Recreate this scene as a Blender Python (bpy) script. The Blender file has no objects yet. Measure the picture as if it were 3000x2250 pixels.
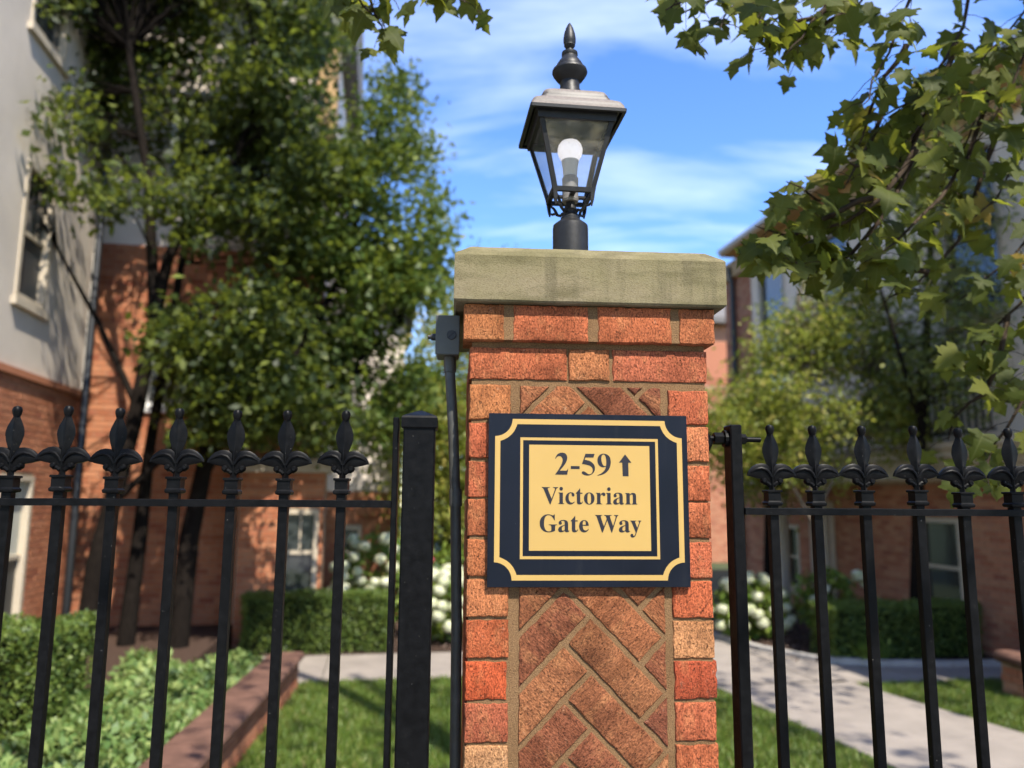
import bpy, math, random
import numpy as np
from mathutils import Vector, Matrix, noise
from mathutils.geometry import tessellate_polygon

random.seed(7); RNG = np.random.default_rng(11)
scene = bpy.context.scene
COL = scene.collection
R = math.radians

# ------------------------------------------------------------------ camera
EYE = 2.1
cam = bpy.data.cameras.new('camera')
cam.sensor_fit = 'HORIZONTAL'; cam.sensor_width = 36.0; cam.lens = 27.04
cam.clip_start = 0.05; cam.clip_end = 2000
cam.dof.use_dof = True; cam.dof.focus_distance = 1.66; cam.dof.aperture_fstop = 2.2
cam_o = bpy.data.objects.new('camera', cam); COL.objects.link(cam_o)
cam_o.matrix_world = Matrix.Translation((0, 0, EYE)) @ Matrix.Rotation(R(98.44), 4, 'X') @ Matrix.Rotation(R(0.41), 4, 'Z')
scene.camera = cam_o

# ------------------------------------------------------------------ sky, sun, exposure
SUN = Vector((0.5205, -0.965, 1.5)).normalized()      # towards the sun
SUN_EL = math.asin(SUN.z); SUN_AZ = math.atan2(SUN.x, SUN.y)
world = bpy.data.worlds.new('World'); scene.world = world; world.use_nodes = True
wt = world.node_tree; wn = wt.nodes; wn.clear()
def wnode(t, **k):
    n = wn.new(t)
    for a, b in k.items(): setattr(n, a, b)
    return n
w_out = wnode('ShaderNodeOutputWorld'); w_bg = wnode('ShaderNodeBackground'); w_bg.inputs[1].default_value = 0.15
w_sky = wnode('ShaderNodeTexSky', sky_type='NISHITA', sun_disc=False, sun_elevation=SUN_EL, sun_rotation=SUN_AZ, air_density=1.0, dust_density=0.25, ozone_density=2.2)
w_hsv = wnode('ShaderNodeHueSaturation'); w_hsv.inputs['Hue'].default_value = 0.513; w_hsv.inputs['Saturation'].default_value = 1.25; w_hsv.inputs['Value'].default_value = 1.1
w_tc = wnode('ShaderNodeTexCoord'); w_sep = wnode('ShaderNodeSeparateXYZ'); wt.links.new(w_tc.outputs['Generated'], w_sep.inputs[0])
w_add = wnode('ShaderNodeMath', operation='ADD'); w_add.inputs[1].default_value = 0.12; wt.links.new(w_sep.outputs[2], w_add.inputs[0])
w_dx = wnode('ShaderNodeMath', operation='DIVIDE'); w_dy = wnode('ShaderNodeMath', operation='DIVIDE')
for n, i in ((w_dx, 0), (w_dy, 1)):
    wt.links.new(w_sep.outputs[i], n.inputs[0]); wt.links.new(w_add.outputs[0], n.inputs[1])
w_cmb = wnode('ShaderNodeCombineXYZ'); wt.links.new(w_dx.outputs[0], w_cmb.inputs[0]); wt.links.new(w_dy.outputs[0], w_cmb.inputs[1])
w_map = wnode('ShaderNodeMapping'); w_map.inputs['Rotation'].default_value = (0, 0, R(24)); w_map.inputs['Scale'].default_value = (0.75, 2.1, 1); w_map.inputs['Location'].default_value = (3.3, 1.2, 0)
wt.links.new(w_cmb.outputs[0], w_map.inputs[0])
w_nz = wnode('ShaderNodeTexNoise'); w_nz.inputs['Scale'].default_value = 1.3; w_nz.inputs['Detail'].default_value = 7; w_nz.inputs['Roughness'].default_value = 0.52; w_nz.inputs['Distortion'].default_value = 0.5
wt.links.new(w_map.outputs[0], w_nz.inputs['Vector'])
w_rp = wnode('ShaderNodeValToRGB'); w_rp.color_ramp.elements[0].position = 0.49; w_rp.color_ramp.elements[1].position = 0.82
w_rp.color_ramp.elements[1].color = (0.62, 0.62, 0.62, 1)
wt.links.new(w_nz.outputs[0], w_rp.inputs[0])
w_mix = wnode('ShaderNodeMix', data_type='RGBA')
wt.links.new(w_rp.outputs[0], w_mix.inputs[0]); wt.links.new(w_sky.outputs[0], w_hsv.inputs['Color']); wt.links.new(w_hsv.outputs[0], w_mix.inputs[6])
w_mix.inputs[7].default_value = (5.2, 5.7, 6.9, 1)
wt.links.new(w_mix.outputs[2], w_bg.inputs[0]); wt.links.new(w_bg.outputs[0], w_out.inputs[0])
sun = bpy.data.lights.new('sun', 'SUN'); sun.energy = 4.5; sun.angle = R(0.53); sun.color = (1.0, 0.93, 0.82)
sun_o = bpy.data.objects.new('sun', sun); COL.objects.link(sun_o); sun_o.location = (8, -14, 22)
sun_o.rotation_euler = (-SUN).to_track_quat('-Z', 'Y').to_euler()
scene.view_settings.view_transform = 'Standard'; scene.view_settings.look = 'None'
scene.view_settings.exposure = 1.15; scene.view_settings.gamma = 1.0; scene.view_settings.use_curve_mapping = False
scene.cycles.use_denoising = True
scene.cycles.max_bounces = 8; scene.cycles.transparent_max_bounces = 16
scene.cycles.use_adaptive_sampling = True; scene.cycles.adaptive_threshold = 0.02

# ------------------------------------------------------------------ materials
def newmat(name):
    m = bpy.data.materials.new(name); m.use_nodes = True
    nt = m.node_tree; b = nt.nodes['Principled BSDF']
    return m, nt, b
def nd(nt, t, **k):
    n = nt.nodes.new(t)
    for a, v in k.items(): setattr(n, a, v)
    return n
def lk(nt, a, b): nt.links.new(a, b)
def noise_n(nt, vec, scale, detail=4, rough=0.55, stretch=None):
    if stretch:
        mp = nd(nt, 'ShaderNodeMapping'); mp.inputs['Scale'].default_value = stretch; lk(nt, vec, mp.inputs[0]); vec = mp.outputs[0]
    n = nd(nt, 'ShaderNodeTexNoise'); n.inputs['Scale'].default_value = scale; n.inputs['Detail'].default_value = detail; n.inputs['Roughness'].default_value = rough
    lk(nt, vec, n.inputs['Vector']); return n.outputs['Fac']
def ramp(nt, fac, stops):
    r = nd(nt, 'ShaderNodeValToRGB'); e = r.color_ramp.elements
    while len(e) < len(stops): e.new(0.5)
    for i, (p, c) in enumerate(stops):
        e[i].position = p; e[i].color = (*c, 1) if not isinstance(c, (int, float)) else (c, c, c, 1)
    lk(nt, fac, r.inputs[0]); return r.outputs[0]
def mixc(nt, fac, a, b, mode='MIX'):
    m = nd(nt, 'ShaderNodeMix', data_type='RGBA', blend_type=mode)
    for s, i in ((fac, 0), (a, 6), (b, 7)):
        if isinstance(s, (int, float)): m.inputs[i].default_value = s
        elif isinstance(s, tuple): m.inputs[i].default_value = (*s, 1)
        else: lk(nt, s, m.inputs[i])
    return m.outputs[2]
def bump(nt, b, h, strength, dist, prev=None):
    n = nd(nt, 'ShaderNodeBump'); n.inputs['Strength'].default_value = strength; n.inputs['Distance'].default_value = dist
    lk(nt, h, n.inputs['Height'])
    if prev is not None: lk(nt, prev, n.inputs['Normal'])
    lk(nt, n.outputs[0], b.inputs['Normal']); return n.outputs[0]
def objvec(nt, jitter=True):
    tc = nd(nt, 'ShaderNodeTexCoord'); v = tc.outputs['Object']
    if jitter:
        oi = nd(nt, 'ShaderNodeObjectInfo'); ml = nd(nt, 'ShaderNodeMath', operation='MULTIPLY'); ml.inputs[1].default_value = 37.0
        lk(nt, oi.outputs['Random'], ml.inputs[0])
        ad = nd(nt, 'ShaderNodeVectorMath', operation='ADD'); lk(nt, v, ad.inputs[0]); lk(nt, ml.outputs[0], ad.inputs[1]); v = ad.outputs[0]
    return v
def rnd_socket(nt):
    g = nd(nt, 'ShaderNodeNewGeometry'); oi = nd(nt, 'ShaderNodeObjectInfo')
    a = nd(nt, 'ShaderNodeMath', operation='ADD'); lk(nt, g.outputs['Random Per Island'], a.inputs[0]); lk(nt, oi.outputs['Random'], a.inputs[1])
    f = nd(nt, 'ShaderNodeMath', operation='FRACT'); lk(nt, a.outputs[0], f.inputs[0]); return f.outputs[0]

def m_plain(name, col, rough=0.6, spec=0.4, var=0.15, scale=8.0, bmp=0.0, bscale=120, metal=0.0, dist=0.002):
    m, nt, b = newmat(name); v = objvec(nt)
    n = noise_n(nt, v, scale, 5)
    lo = tuple(c * (1 - var) for c in col); hi = tuple(min(1, c * (1 + var)) for c in col)
    lk(nt, ramp(nt, n, [(0.3, lo), (0.7, hi)]), b.inputs['Base Color'])
    b.inputs['Roughness'].default_value = rough; b.inputs['Specular IOR Level'].default_value = spec; b.inputs['Metallic'].default_value = metal
    if bmp: bump(nt, b, noise_n(nt, v, bscale, 3), bmp, dist)
    return m

def m_front_brick():
    m, nt, b = newmat('wirecut_brick'); v = objvec(nt)
    oi = nd(nt, 'ShaderNodeObjectInfo')
    blot = noise_n(nt, v, 13, 5, 0.6)
    stri = noise_n(nt, v, 1.0, 4, 0.65, (250, 250, 48))
    pits = noise_n(nt, v, 210, 4, 0.62)
    fine = noise_n(nt, v, 520, 2, 0.5)
    dark = mixc(nt, 1.0, oi.outputs['Color'], (0.42, 0.36, 0.36), 'MULTIPLY')
    c = mixc(nt, ramp(nt, blot, [(0.50, 0.0), (0.70, 0.75)]), oi.outputs['Color'], dark)
    lite = mixc(nt, 0.5, oi.outputs['Color'], (0.50, 0.24, 0.10))
    blot2 = noise_n(nt, v, 22, 4, 0.6, (1.3, 1, 0.7))
    c = mixc(nt, ramp(nt, blot2, [(0.52, 0.0), (0.66, 0.55)]), c, lite)
    c = mixc(nt, ramp(nt, stri, [(0.34, 0.5), (0.47, 0.0)]), c, mixc(nt, 1.0, c, (0.45, 0.42, 0.40), 'MULTIPLY'))
    c = mixc(nt, ramp(nt, pits, [(0.33, 0.75), (0.42, 0.0)]), c, (0.045, 0.02, 0.012))
    c = mixc(nt, 0.10, c, (0.27, 0.12, 0.06))
    soot = noise_n(nt, v, 5.5, 3, 0.5)
    c = mixc(nt, ramp(nt, soot, [(0.54, 0.0), (0.68, 0.55)]), c, mixc(nt, 1.0, c, (0.40, 0.36, 0.32), 'MULTIPLY'))
    salt = noise_n(nt, v, 60, 5, 0.7)
    c = mixc(nt, ramp(nt, salt, [(0.62, 0.0), (0.74, 0.35)]), c, (0.42, 0.30, 0.20))
    grain = noise_n(nt, v, 330, 3, 0.7, (1, 1, 0.6))
    c = mixc(nt, 1.0, c, ramp(nt, grain, [(0.34, 0.45), (0.50, 1.0), (0.66, 1.45)]), 'MULTIPLY')
    band = noise_n(nt, v, 1.0, 3, 0.5, (26, 26, 3))
    c = mixc(nt, ramp(nt, band, [(0.56, 0.0), (0.70, 0.55)]), c, mixc(nt, 1.0, c, (0.50, 0.44, 0.40), 'MULTIPLY'))
    lk(nt, c, b.inputs['Base Color']); b.inputs['Roughness'].default_value = 0.9; b.inputs['Specular IOR Level'].default_value = 0.15
    p = bump(nt, b, stri, 0.7, 0.006)
    p = bump(nt, b, ramp(nt, pits, [(0.28, 0.0), (0.42, 1.0)]), 0.7, 0.004, p)
    p = bump(nt, b, grain, 0.7, 0.0035, p)
    bump(nt, b, fine, 0.5, 0.0022, p)
    return m
def m_mortar(name='sandy_mortar', base=(0.195, 0.116, 0.058)):
    m, nt, b = newmat(name); v = objvec(nt, False)
    g = noise_n(nt, v, 420, 3, 0.6); l = noise_n(nt, v, 9, 4)
    lo = tuple(c * 0.55 for c in base); hi = tuple(c * 1.35 for c in base)
    c = ramp(nt, g, [(0.33, lo), (0.5, base), (0.66, hi)])
    c = mixc(nt, ramp(nt, l, [(0.45, 0.0), (0.75, 0.6)]), c, mixc(nt, 1.0, c, (0.55, 0.5, 0.46), 'MULTIPLY'))
    lk(nt, c, b.inputs['Base Color']); b.inputs['Roughness'].default_value = 0.95; b.inputs['Specular IOR Level'].default_value = 0.1
    bump(nt, b, g, 0.9, 0.003); return m
def m_capstone():
    m, nt, b = newmat('limestone_cap'); v = objvec(nt, False)
    l = noise_n(nt, v, 4.5, 5, 0.55, (1, 1, 1.6)); f = noise_n(nt, v, 260, 4, 0.6, (1, 1, 1.7)); s = noise_n(nt, v, 14, 4, 0.6, (0.6, 1, 2.2))
    c = ramp(nt, l, [(0.30, (0.120, 0.107, 0.050)), (0.48, (0.190, 0.165, 0.092)), (0.64, (0.215, 0.180, 0.112)), (0.78, (0.155, 0.125, 0.075))])
    c = mixc(nt, ramp(nt, s, [(0.46, 0.0), (0.68, 0.65)]), c, (0.095, 0.085, 0.042))
    dr = noise_n(nt, v, 1.0, 4, 0.6, (22, 22, 2.2))
    c = mixc(nt, ramp(nt, dr, [(0.55, 0.0), (0.72, 0.5)]), c, (0.085, 0.075, 0.045))
    c = mixc(nt, ramp(nt, f, [(0.36, 0.6), (0.52, 0.0)]), c, mixc(nt, 1.0, c, (0.55, 0.52, 0.46), 'MULTIPLY'))
    lk(nt, c, b.inputs['Base Color']); b.inputs['Roughness'].default_value = 0.93; b.inputs['Specular IOR Level'].default_value = 0.12
    p = bump(nt, b, f, 0.6, 0.002); bump(nt, b, s, 0.3, 0.004, p); return m
def m_black_iron():
    m, nt, b = newmat('black_painted_iron'); v = objvec(nt)
    n = noise_n(nt, v, 55, 4); f = noise_n(nt, v, 300, 3)
    c = ramp(nt, n, [(0.3, (0.0022, 0.0022, 0.0025)), (0.65, (0.0042, 0.0043, 0.0048)), (0.8, (0.010, 0.0095, 0.009))])
    sp = noise_n(nt, v, 190, 2)
    c = mixc(nt, ramp(nt, sp, [(0.74, 0.0), (0.78, 0.6)]), c, (0.20, 0.19, 0.17))
    lk(nt, c, b.inputs['Base Color']); lk(nt, ramp(nt, n, [(0.3, 0.36), (0.7, 0.52)]), b.inputs['Roughness']); b.inputs['Specular IOR Level'].default_value = 0.11
    p = bump(nt, b, n, 0.25, 0.002); bump(nt, b, f, 0.12, 0.0008, p); return m
def m_lamp_metal():
    m, nt, b = newmat('dusty_sunlit_lamp_metal'); v = objvec(nt, False)
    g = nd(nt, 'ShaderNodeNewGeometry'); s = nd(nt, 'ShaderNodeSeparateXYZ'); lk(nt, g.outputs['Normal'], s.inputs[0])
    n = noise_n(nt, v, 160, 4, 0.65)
    dust_sun = nd(nt, 'ShaderNodeMath', operation='MULTIPLY'); lk(nt, ramp(nt, s.outputs[2], [(0.12, 0.0), (0.55, 1.0)]), dust_sun.inputs[0]); lk(nt, ramp(nt, n, [(0.30, 0.65), (0.62, 1.0)]), dust_sun.inputs[1])  # dust tone, with the sun's paleness painted onto upward faces
    lk(nt, mixc(nt, dust_sun.outputs[0], (0.009, 0.009, 0.0095), (0.19, 0.16, 0.137)), b.inputs['Base Color'])
    b.inputs['Roughness'].default_value = 0.5; b.inputs['Specular IOR Level'].default_value = 0.45
    bump(nt, b, n, 0.2, 0.0015); return m
def m_dusty_glass():
    m, nt, b = newmat('dusty_lamp_glass'); nt.nodes.remove(b); out = nt.nodes['Material Output']
    v = objvec(nt, False)
    tr = nd(nt, 'ShaderNodeBsdfTransparent'); tr.inputs[0].default_value = (0.93, 0.94, 0.95, 1)
    df = nd(nt, 'ShaderNodeBsdfDiffuse'); df.inputs[0].default_value = (0.5, 0.49, 0.46, 1)
    gl = nd(nt, 'ShaderNodeBsdfGlossy'); gl.inputs['Roughness'].default_value = 0.04
    n = noise_n(nt, v, 45, 6, 0.7); sp = noise_n(nt, v, 420, 2)
    d1 = nd(nt, 'ShaderNodeMath', operation='ADD'); lk(nt, ramp(nt, n, [(0.35, 0.07), (0.75, 0.19)]), d1.inputs[0]); lk(nt, ramp(nt, sp, [(0.70, 0.0), (0.74, 0.35)]), d1.inputs[1])
    a = nd(nt, 'ShaderNodeMixShader'); lk(nt, d1.outputs[0], a.inputs[0]); lk(nt, tr.outputs[0], a.inputs[1]); lk(nt, df.outputs[0], a.inputs[2])
    fr = nd(nt, 'ShaderNodeFresnel'); fr.inputs[0].default_value = 1.5
    c = nd(nt, 'ShaderNodeMixShader'); lk(nt, fr.outputs[0], c.inputs[0]); lk(nt, a.outputs[0], c.inputs[1]); lk(nt, gl.outputs[0], c.inputs[2])
    lk(nt, c.outputs[0], out.inputs[0]); return m
def m_bulb():
    m, nt, b = newmat('lit_bulb')
    b.inputs['Base Color'].default_value = (0.82, 0.80, 0.80, 1); b.inputs['Roughness'].default_value = 0.4
    b.inputs['Emission Color'].default_value = (1.0, 0.93, 0.95, 1); b.inputs['Emission Strength'].default_value = 0.33
    return m
def m_navy():
    m, nt, b = newmat('navy_sign_board'); v = objvec(nt, False)
    n = noise_n(nt, v, 7, 5); sp = noise_n(nt, v, 260, 2); st = noise_n(nt, v, 1.0, 4, 0.6, (60, 60, 6))
    c = ramp(nt, n, [(0.3, (0.0030, 0.0048, 0.0110)), (0.7, (0.0042, 0.0064, 0.0140))])
    c = mixc(nt, ramp(nt, st, [(0.55, 0.0), (0.8, 0.10)]), c, (0.05, 0.05, 0.05))
    c = mixc(nt, ramp(nt, sp, [(0.765, 0.0), (0.79, 0.6)]), c, (0.35, 0.34, 0.30))
    lk(nt, c, b.inputs['Base Color']); lk(nt, ramp(nt, n, [(0.3, 0.27), (0.7, 0.42)]), b.inputs['Roughness']); b.inputs['Specular IOR Level'].default_value = 0.25
    bump(nt, b, n, 0.06, 0.002); return m
def m_leaf(name, stops, trans=(0.30, 0.36, 0.04), tf=0.35, rough=0.5, bright=1.0):
    m, nt, b = newmat(name); out = nt.nodes['Material Output']
    r = rnd_socket(nt); c = ramp(nt, r, stops)
    if bright != 1.0: c = mixc(nt, 1.0, c, (bright,) * 3, 'MULTIPLY')
    lk(nt, c, b.inputs['Base Color']); b.inputs['Roughness'].default_value = rough; b.inputs['Specular IOR Level'].default_value = 0.35
    t = nd(nt, 'ShaderNodeBsdfTranslucent'); lk(nt, mixc(nt, 0.6, c, trans), t.inputs[0])
    mx = nd(nt, 'ShaderNodeMixShader'); mx.inputs[0].default_value = tf
    lk(nt, b.outputs[0], mx.inputs[1]); lk(nt, t.outputs[0], mx.inputs[2]); lk(nt, mx.outputs[0], out.inputs[0]); return m
def m_plane_leaf():
    m, nt, b = newmat('plane_leaf'); out = nt.nodes['Material Output']; v = objvec(nt, False)
    oi = nd(nt, 'ShaderNodeObjectInfo'); r = rnd_socket(nt)
    c = ramp(nt, r, [(0.0, (0.035, 0.052, 0.009)), (0.35, (0.060, 0.080, 0.013)), (0.7, (0.088, 0.105, 0.017)), (0.97, (0.13, 0.135, 0.020)), (0.99, (0.22, 0.15, 0.03))])
    n = noise_n(nt, v, 6, 4); c = mixc(nt, ramp(nt, n, [(0.55, 0.0), (0.8, 0.4)]), c, (0.11, 0.10, 0.02))
    # pale midrib and side veins
    s = nd(nt, 'ShaderNodeSeparateXYZ'); lk(nt, v, s.inputs[0])
    ab = nd(nt, 'ShaderNodeMath', operation='ABSOLUTE'); lk(nt, s.outputs[0], ab.inputs[0])
    c = mixc(nt, ramp(nt, ab.outputs[0], [(0.004, 0.6), (0.018, 0.0)]), c, (0.16, 0.17, 0.06))
    lk(nt, c, b.inputs['Base Color']); b.inputs['Roughness'].default_value = 0.6; b.inputs['Specular IOR Level'].default_value = 0.2
    t = nd(nt, 'ShaderNodeBsdfTranslucent'); lk(nt, mixc(nt, 0.55, c, (0.32, 0.34, 0.03)), t.inputs[0])
    mx = nd(nt, 'ShaderNodeMixShader'); mx.inputs[0].default_value = 0.5
    lk(nt, b.outputs[0], mx.inputs[1]); lk(nt, t.outputs[0], mx.inputs[2]); lk(nt, mx.outputs[0], out.inputs[0]); return m
def m_wall_brick(name, cols):
    m, nt, b = newmat(name); r = rnd_socket(nt)
    st = [(i / (len(cols) - 1), c) for i, c in enumerate(cols)]
    tc = nd(nt, 'ShaderNodeTexCoord'); n = noise_n(nt, tc.outputs['Object'], 30, 4)
    c = ramp(nt, r, st); c = mixc(nt, ramp(nt, n, [(0.4, 0.35), (0.7, 0.0)]), c, mixc(nt, 1.0, c, (0.6, 0.55, 0.5), 'MULTIPLY'))
    lk(nt, c, b.inputs['Base Color']); b.inputs['Roughness'].default_value = 0.9; b.inputs['Specular IOR Level'].default_value = 0.2
    bump(nt, b, n, 0.4, 0.004); return m
def m_window_glass():
    m, nt, b = newmat('window_glass')
    b.inputs['Base Color'].default_value = (0.03, 0.035, 0.035, 1); b.inputs['Roughness'].default_value = 0.06; b.inputs['Specular IOR Level'].default_value = 0.9
    v = objvec(nt, False); bump(nt, b, noise_n(nt, v, 2.5, 2), 0.05, 0.02); return m
def m_bark(name, col):
    m, nt, b = newmat(name); v = objvec(nt, False)
    n = noise_n(nt, v, 1.0, 5, 0.6, (40, 40, 9)); l = noise_n(nt, v, 6, 3)
    c = ramp(nt, n, [(0.3, tuple(x * 0.4 for x in col)), (0.6, col)]); c = mixc(nt, ramp(nt, l, [(0.5, 0.0), (0.7, 0.5)]), c, tuple(min(1, x * 1.6) for x in col))
    lk(nt, c, b.inputs['Base Color']); b.inputs['Roughness'].default_value = 0.95; b.inputs['Specular IOR Level'].default_value = 0.08; bump(nt, b, n, 0.7, 0.01); return m
def m_grass_ground():
    m, nt, b = newmat('lawn_soil'); v = objvec(nt, False)
    n = noise_n(nt, v, 3, 5); f = noise_n(nt, v, 60, 3)
    c = ramp(nt, n, [(0.35, (0.03, 0.055, 0.012)), (0.6, (0.05, 0.07, 0.018)), (0.8, (0.10, 0.085, 0.035))])
    c = mixc(nt, ramp(nt, f, [(0.4, 0.5), (0.6, 0.0)]), c, (0.02, 0.025, 0.008))
    lk(nt, c, b.inputs['Base Color']); b.inputs['Roughness'].default_value = 0.95; return m

M = {
 'brick': m_front_brick(), 'mortar': m_mortar(), 'mortar_far': m_mortar('house_mortar', (0.34, 0.25, 0.17)), 'cap': m_capstone(), 'iron': m_black_iron(),
 'lamp': m_lamp_metal(), 'lampdark': m_plain('dark_lamp_metal', (0.011, 0.011, 0.0115), 0.48, 0.35, 0.3, 90, 0.15, 160), 'lglass': m_dusty_glass(),
 'bulb': m_bulb(), 'bulbbase': m_plain('bulb_base', (0.55, 0.52, 0.47), 0.5, 0.4, 0.05), 'socket': m_plain('lamp_socket', (0.20, 0.19, 0.18), 0.55, 0.4, 0.1),
 'navy': m_navy(), 'gold': m_plain('gold_sign_vinyl', (0.42, 0.275, 0.085), 0.36, 0.35, 0.05, 5, 0.03, 90),
 'ink': m_plain('sign_lettering', (0.012, 0.010, 0.016), 0.35, 0.5, 0.05),
 'greybox': m_plain('grey_painted_box', (0.075, 0.078, 0.07), 0.55, 0.4, 0.12, 20, 0.1, 200), 'conduit': m_plain('grey_conduit', (0.06, 0.060, 0.054), 0.5, 0.4, 0.2, 40, 0.15, 150), 'screw': m_plain('dark_screw', (0.02, 0.02, 0.02), 0.5, 0.5),
 'brickA': m_wall_brick('brown_house_brick', [(0.28, 0.10, 0.055), (0.37, 0.145, 0.075), (0.43, 0.185, 0.10), (0.32, 0.12, 0.06)]),  # brown-red brick mix of the left house and planter wall
 'brickB': m_wall_brick('orange_house_brick', [(0.33, 0.12, 0.06), (0.42, 0.17, 0.085), (0.47, 0.21, 0.11), (0.30, 0.10, 0.055)]),
 'brickC': m_wall_brick('red_house_brick', [(0.34, 0.13, 0.075), (0.44, 0.19, 0.11), (0.47, 0.24, 0.14), (0.30, 0.11, 0.07)]),
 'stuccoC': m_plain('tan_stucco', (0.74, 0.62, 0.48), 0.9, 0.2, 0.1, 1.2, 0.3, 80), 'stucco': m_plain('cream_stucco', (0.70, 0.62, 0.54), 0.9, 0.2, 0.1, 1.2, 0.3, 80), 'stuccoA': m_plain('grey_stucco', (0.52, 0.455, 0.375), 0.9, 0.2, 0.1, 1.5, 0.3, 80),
 'trim': m_plain('cream_trim', (0.44, 0.375, 0.28), 0.6, 0.4, 0.06), 'whitetrim': m_plain('white_trim', (0.70, 0.69, 0.66), 0.55, 0.4, 0.05),
 'soffit': m_plain('tan_soffit', (0.40, 0.26, 0.12), 0.7, 0.3, 0.1), 'roof': m_plain('grey_shingle', (0.14, 0.13, 0.12), 0.9, 0.2, 0.3, 12), 'gutter': m_plain('pale_gutter', (0.50, 0.48, 0.45), 0.5, 0.4, 0.06),
 'wglass': m_window_glass(), 'blind': m_plain('window_blind', (0.42, 0.42, 0.36), 0.7, 0.3, 0.05), 'darkpanel': m_plain('dark_panel', (0.03, 0.033, 0.035), 0.5, 0.4), 'pipe': m_plain('black_downspout', (0.012, 0.013, 0.014), 0.4, 0.5),
 'concrete': m_plain('path_concrete', (0.235, 0.205, 0.175), 0.92, 0.2, 0.15, 3, 0.4, 90), 'edging': m_plain('concrete_edging', (0.36, 0.34, 0.31), 0.9, 0.2, 0.15, 4, 0.3, 60),
 'coping': m_plain('red_coping', (0.115, 0.060, 0.042), 0.85, 0.25, 0.3, 7, 0.3, 70), 'planter': m_plain('planter_mortar', (0.22, 0.14, 0.10), 0.95, 0.2),
 'soil': m_plain('mulch_soil', (0.055, 0.035, 0.026), 0.95, 0.1, 0.4, 25, 0.6, 60, dist=0.02), 'ground': m_grass_ground(), 'pavement': m_plain('street_pavement', (0.30, 0.28, 0.26), 0.95, 0.2, 0.12, 2, 0.3, 60),
 'bark': m_bark('dark_bark', (0.013, 0.010, 0.008)), 'barklight': m_bark('pale_bark', (0.20, 0.16, 0.12)), 'twig': m_bark('twig_bark', (0.055, 0.04, 0.028)),
 'planeleaf': m_plane_leaf(),
 'leafdark': m_leaf('dark_tree_leaf', [(0, (0.014, 0.027, 0.006)), (0.5, (0.030, 0.050, 0.009)), (0.8, (0.062, 0.086, 0.014)), (1, (0.16, 0.19, 0.035))], tf=0.42),
 'leafmid': m_leaf('mid_tree_leaf', [(0, (0.032, 0.062, 0.011)), (0.5, (0.060, 0.100, 0.015)), (0.85, (0.11, 0.15, 0.022)), (1, (0.18, 0.21, 0.04))], tf=0.42),
 'leafyoung': m_leaf('young_tree_leaf', [(0, (0.11, 0.145, 0.025)), (0.5, (0.20, 0.225, 0.035)), (0.85, (0.29, 0.28, 0.05)), (1, (0.38, 0.31, 0.08))], tf=0.5),
 'leafolive': m_leaf('olive_tree_leaf', [(0, (0.075, 0.10, 0.025)), (0.5, (0.13, 0.155, 0.035)), (1, (0.24, 0.25, 0.06))], tf=0.35),
 'leafhedge': m_leaf('hedge_leaf', [(0, (0.035, 0.068, 0.014)), (0.5, (0.075, 0.125, 0.022)), (1, (0.18, 0.235, 0.045))], tf=0.3),
 'leafcover': m_leaf('ground_cover_leaf', [(0, (0.055, 0.115, 0.028)), (0.5, (0.13, 0.205, 0.055)), (1, (0.27, 0.33, 0.11))], tf=0.28),
 'leafhyd': m_leaf('hydrangea_leaf', [(0, (0.06, 0.12, 0.02)), (0.5, (0.13, 0.21, 0.03)), (1, (0.24, 0.30, 0.05))], tf=0.35),
 'petal': m_leaf('hydrangea_petal', [(0, (0.42, 0.48, 0.24)), (0.5, (0.60, 0.61, 0.41)), (1, (0.74, 0.72, 0.58))], trans=(0.7, 0.7, 0.5), tf=0.25),
 'pink': m_leaf('pink_petal', [(0, (0.45, 0.04, 0.10)), (1, (0.62, 0.12, 0.2))], trans=(0.6, 0.1, 0.2), tf=0.25),
 'grass': m_leaf('grass_blade', [(0, (0.055, 0.105, 0.014)), (0.5, (0.10, 0.165, 0.024)), (0.9, (0.16, 0.20, 0.04)), (1, (0.28, 0.23, 0.09))], tf=0.3),
 'chip': m_leaf('mulch_chip', [(0, (0.03, 0.018, 0.013)), (0.6, (0.075, 0.045, 0.032)), (1, (0.19, 0.14, 0.11))], trans=(0.02, 0.02, 0.02), tf=0.0, rough=0.9),
 'dark': m_plain('dark_core', (0.012, 0.016, 0.006), 0.95, 0.1),
}

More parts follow.
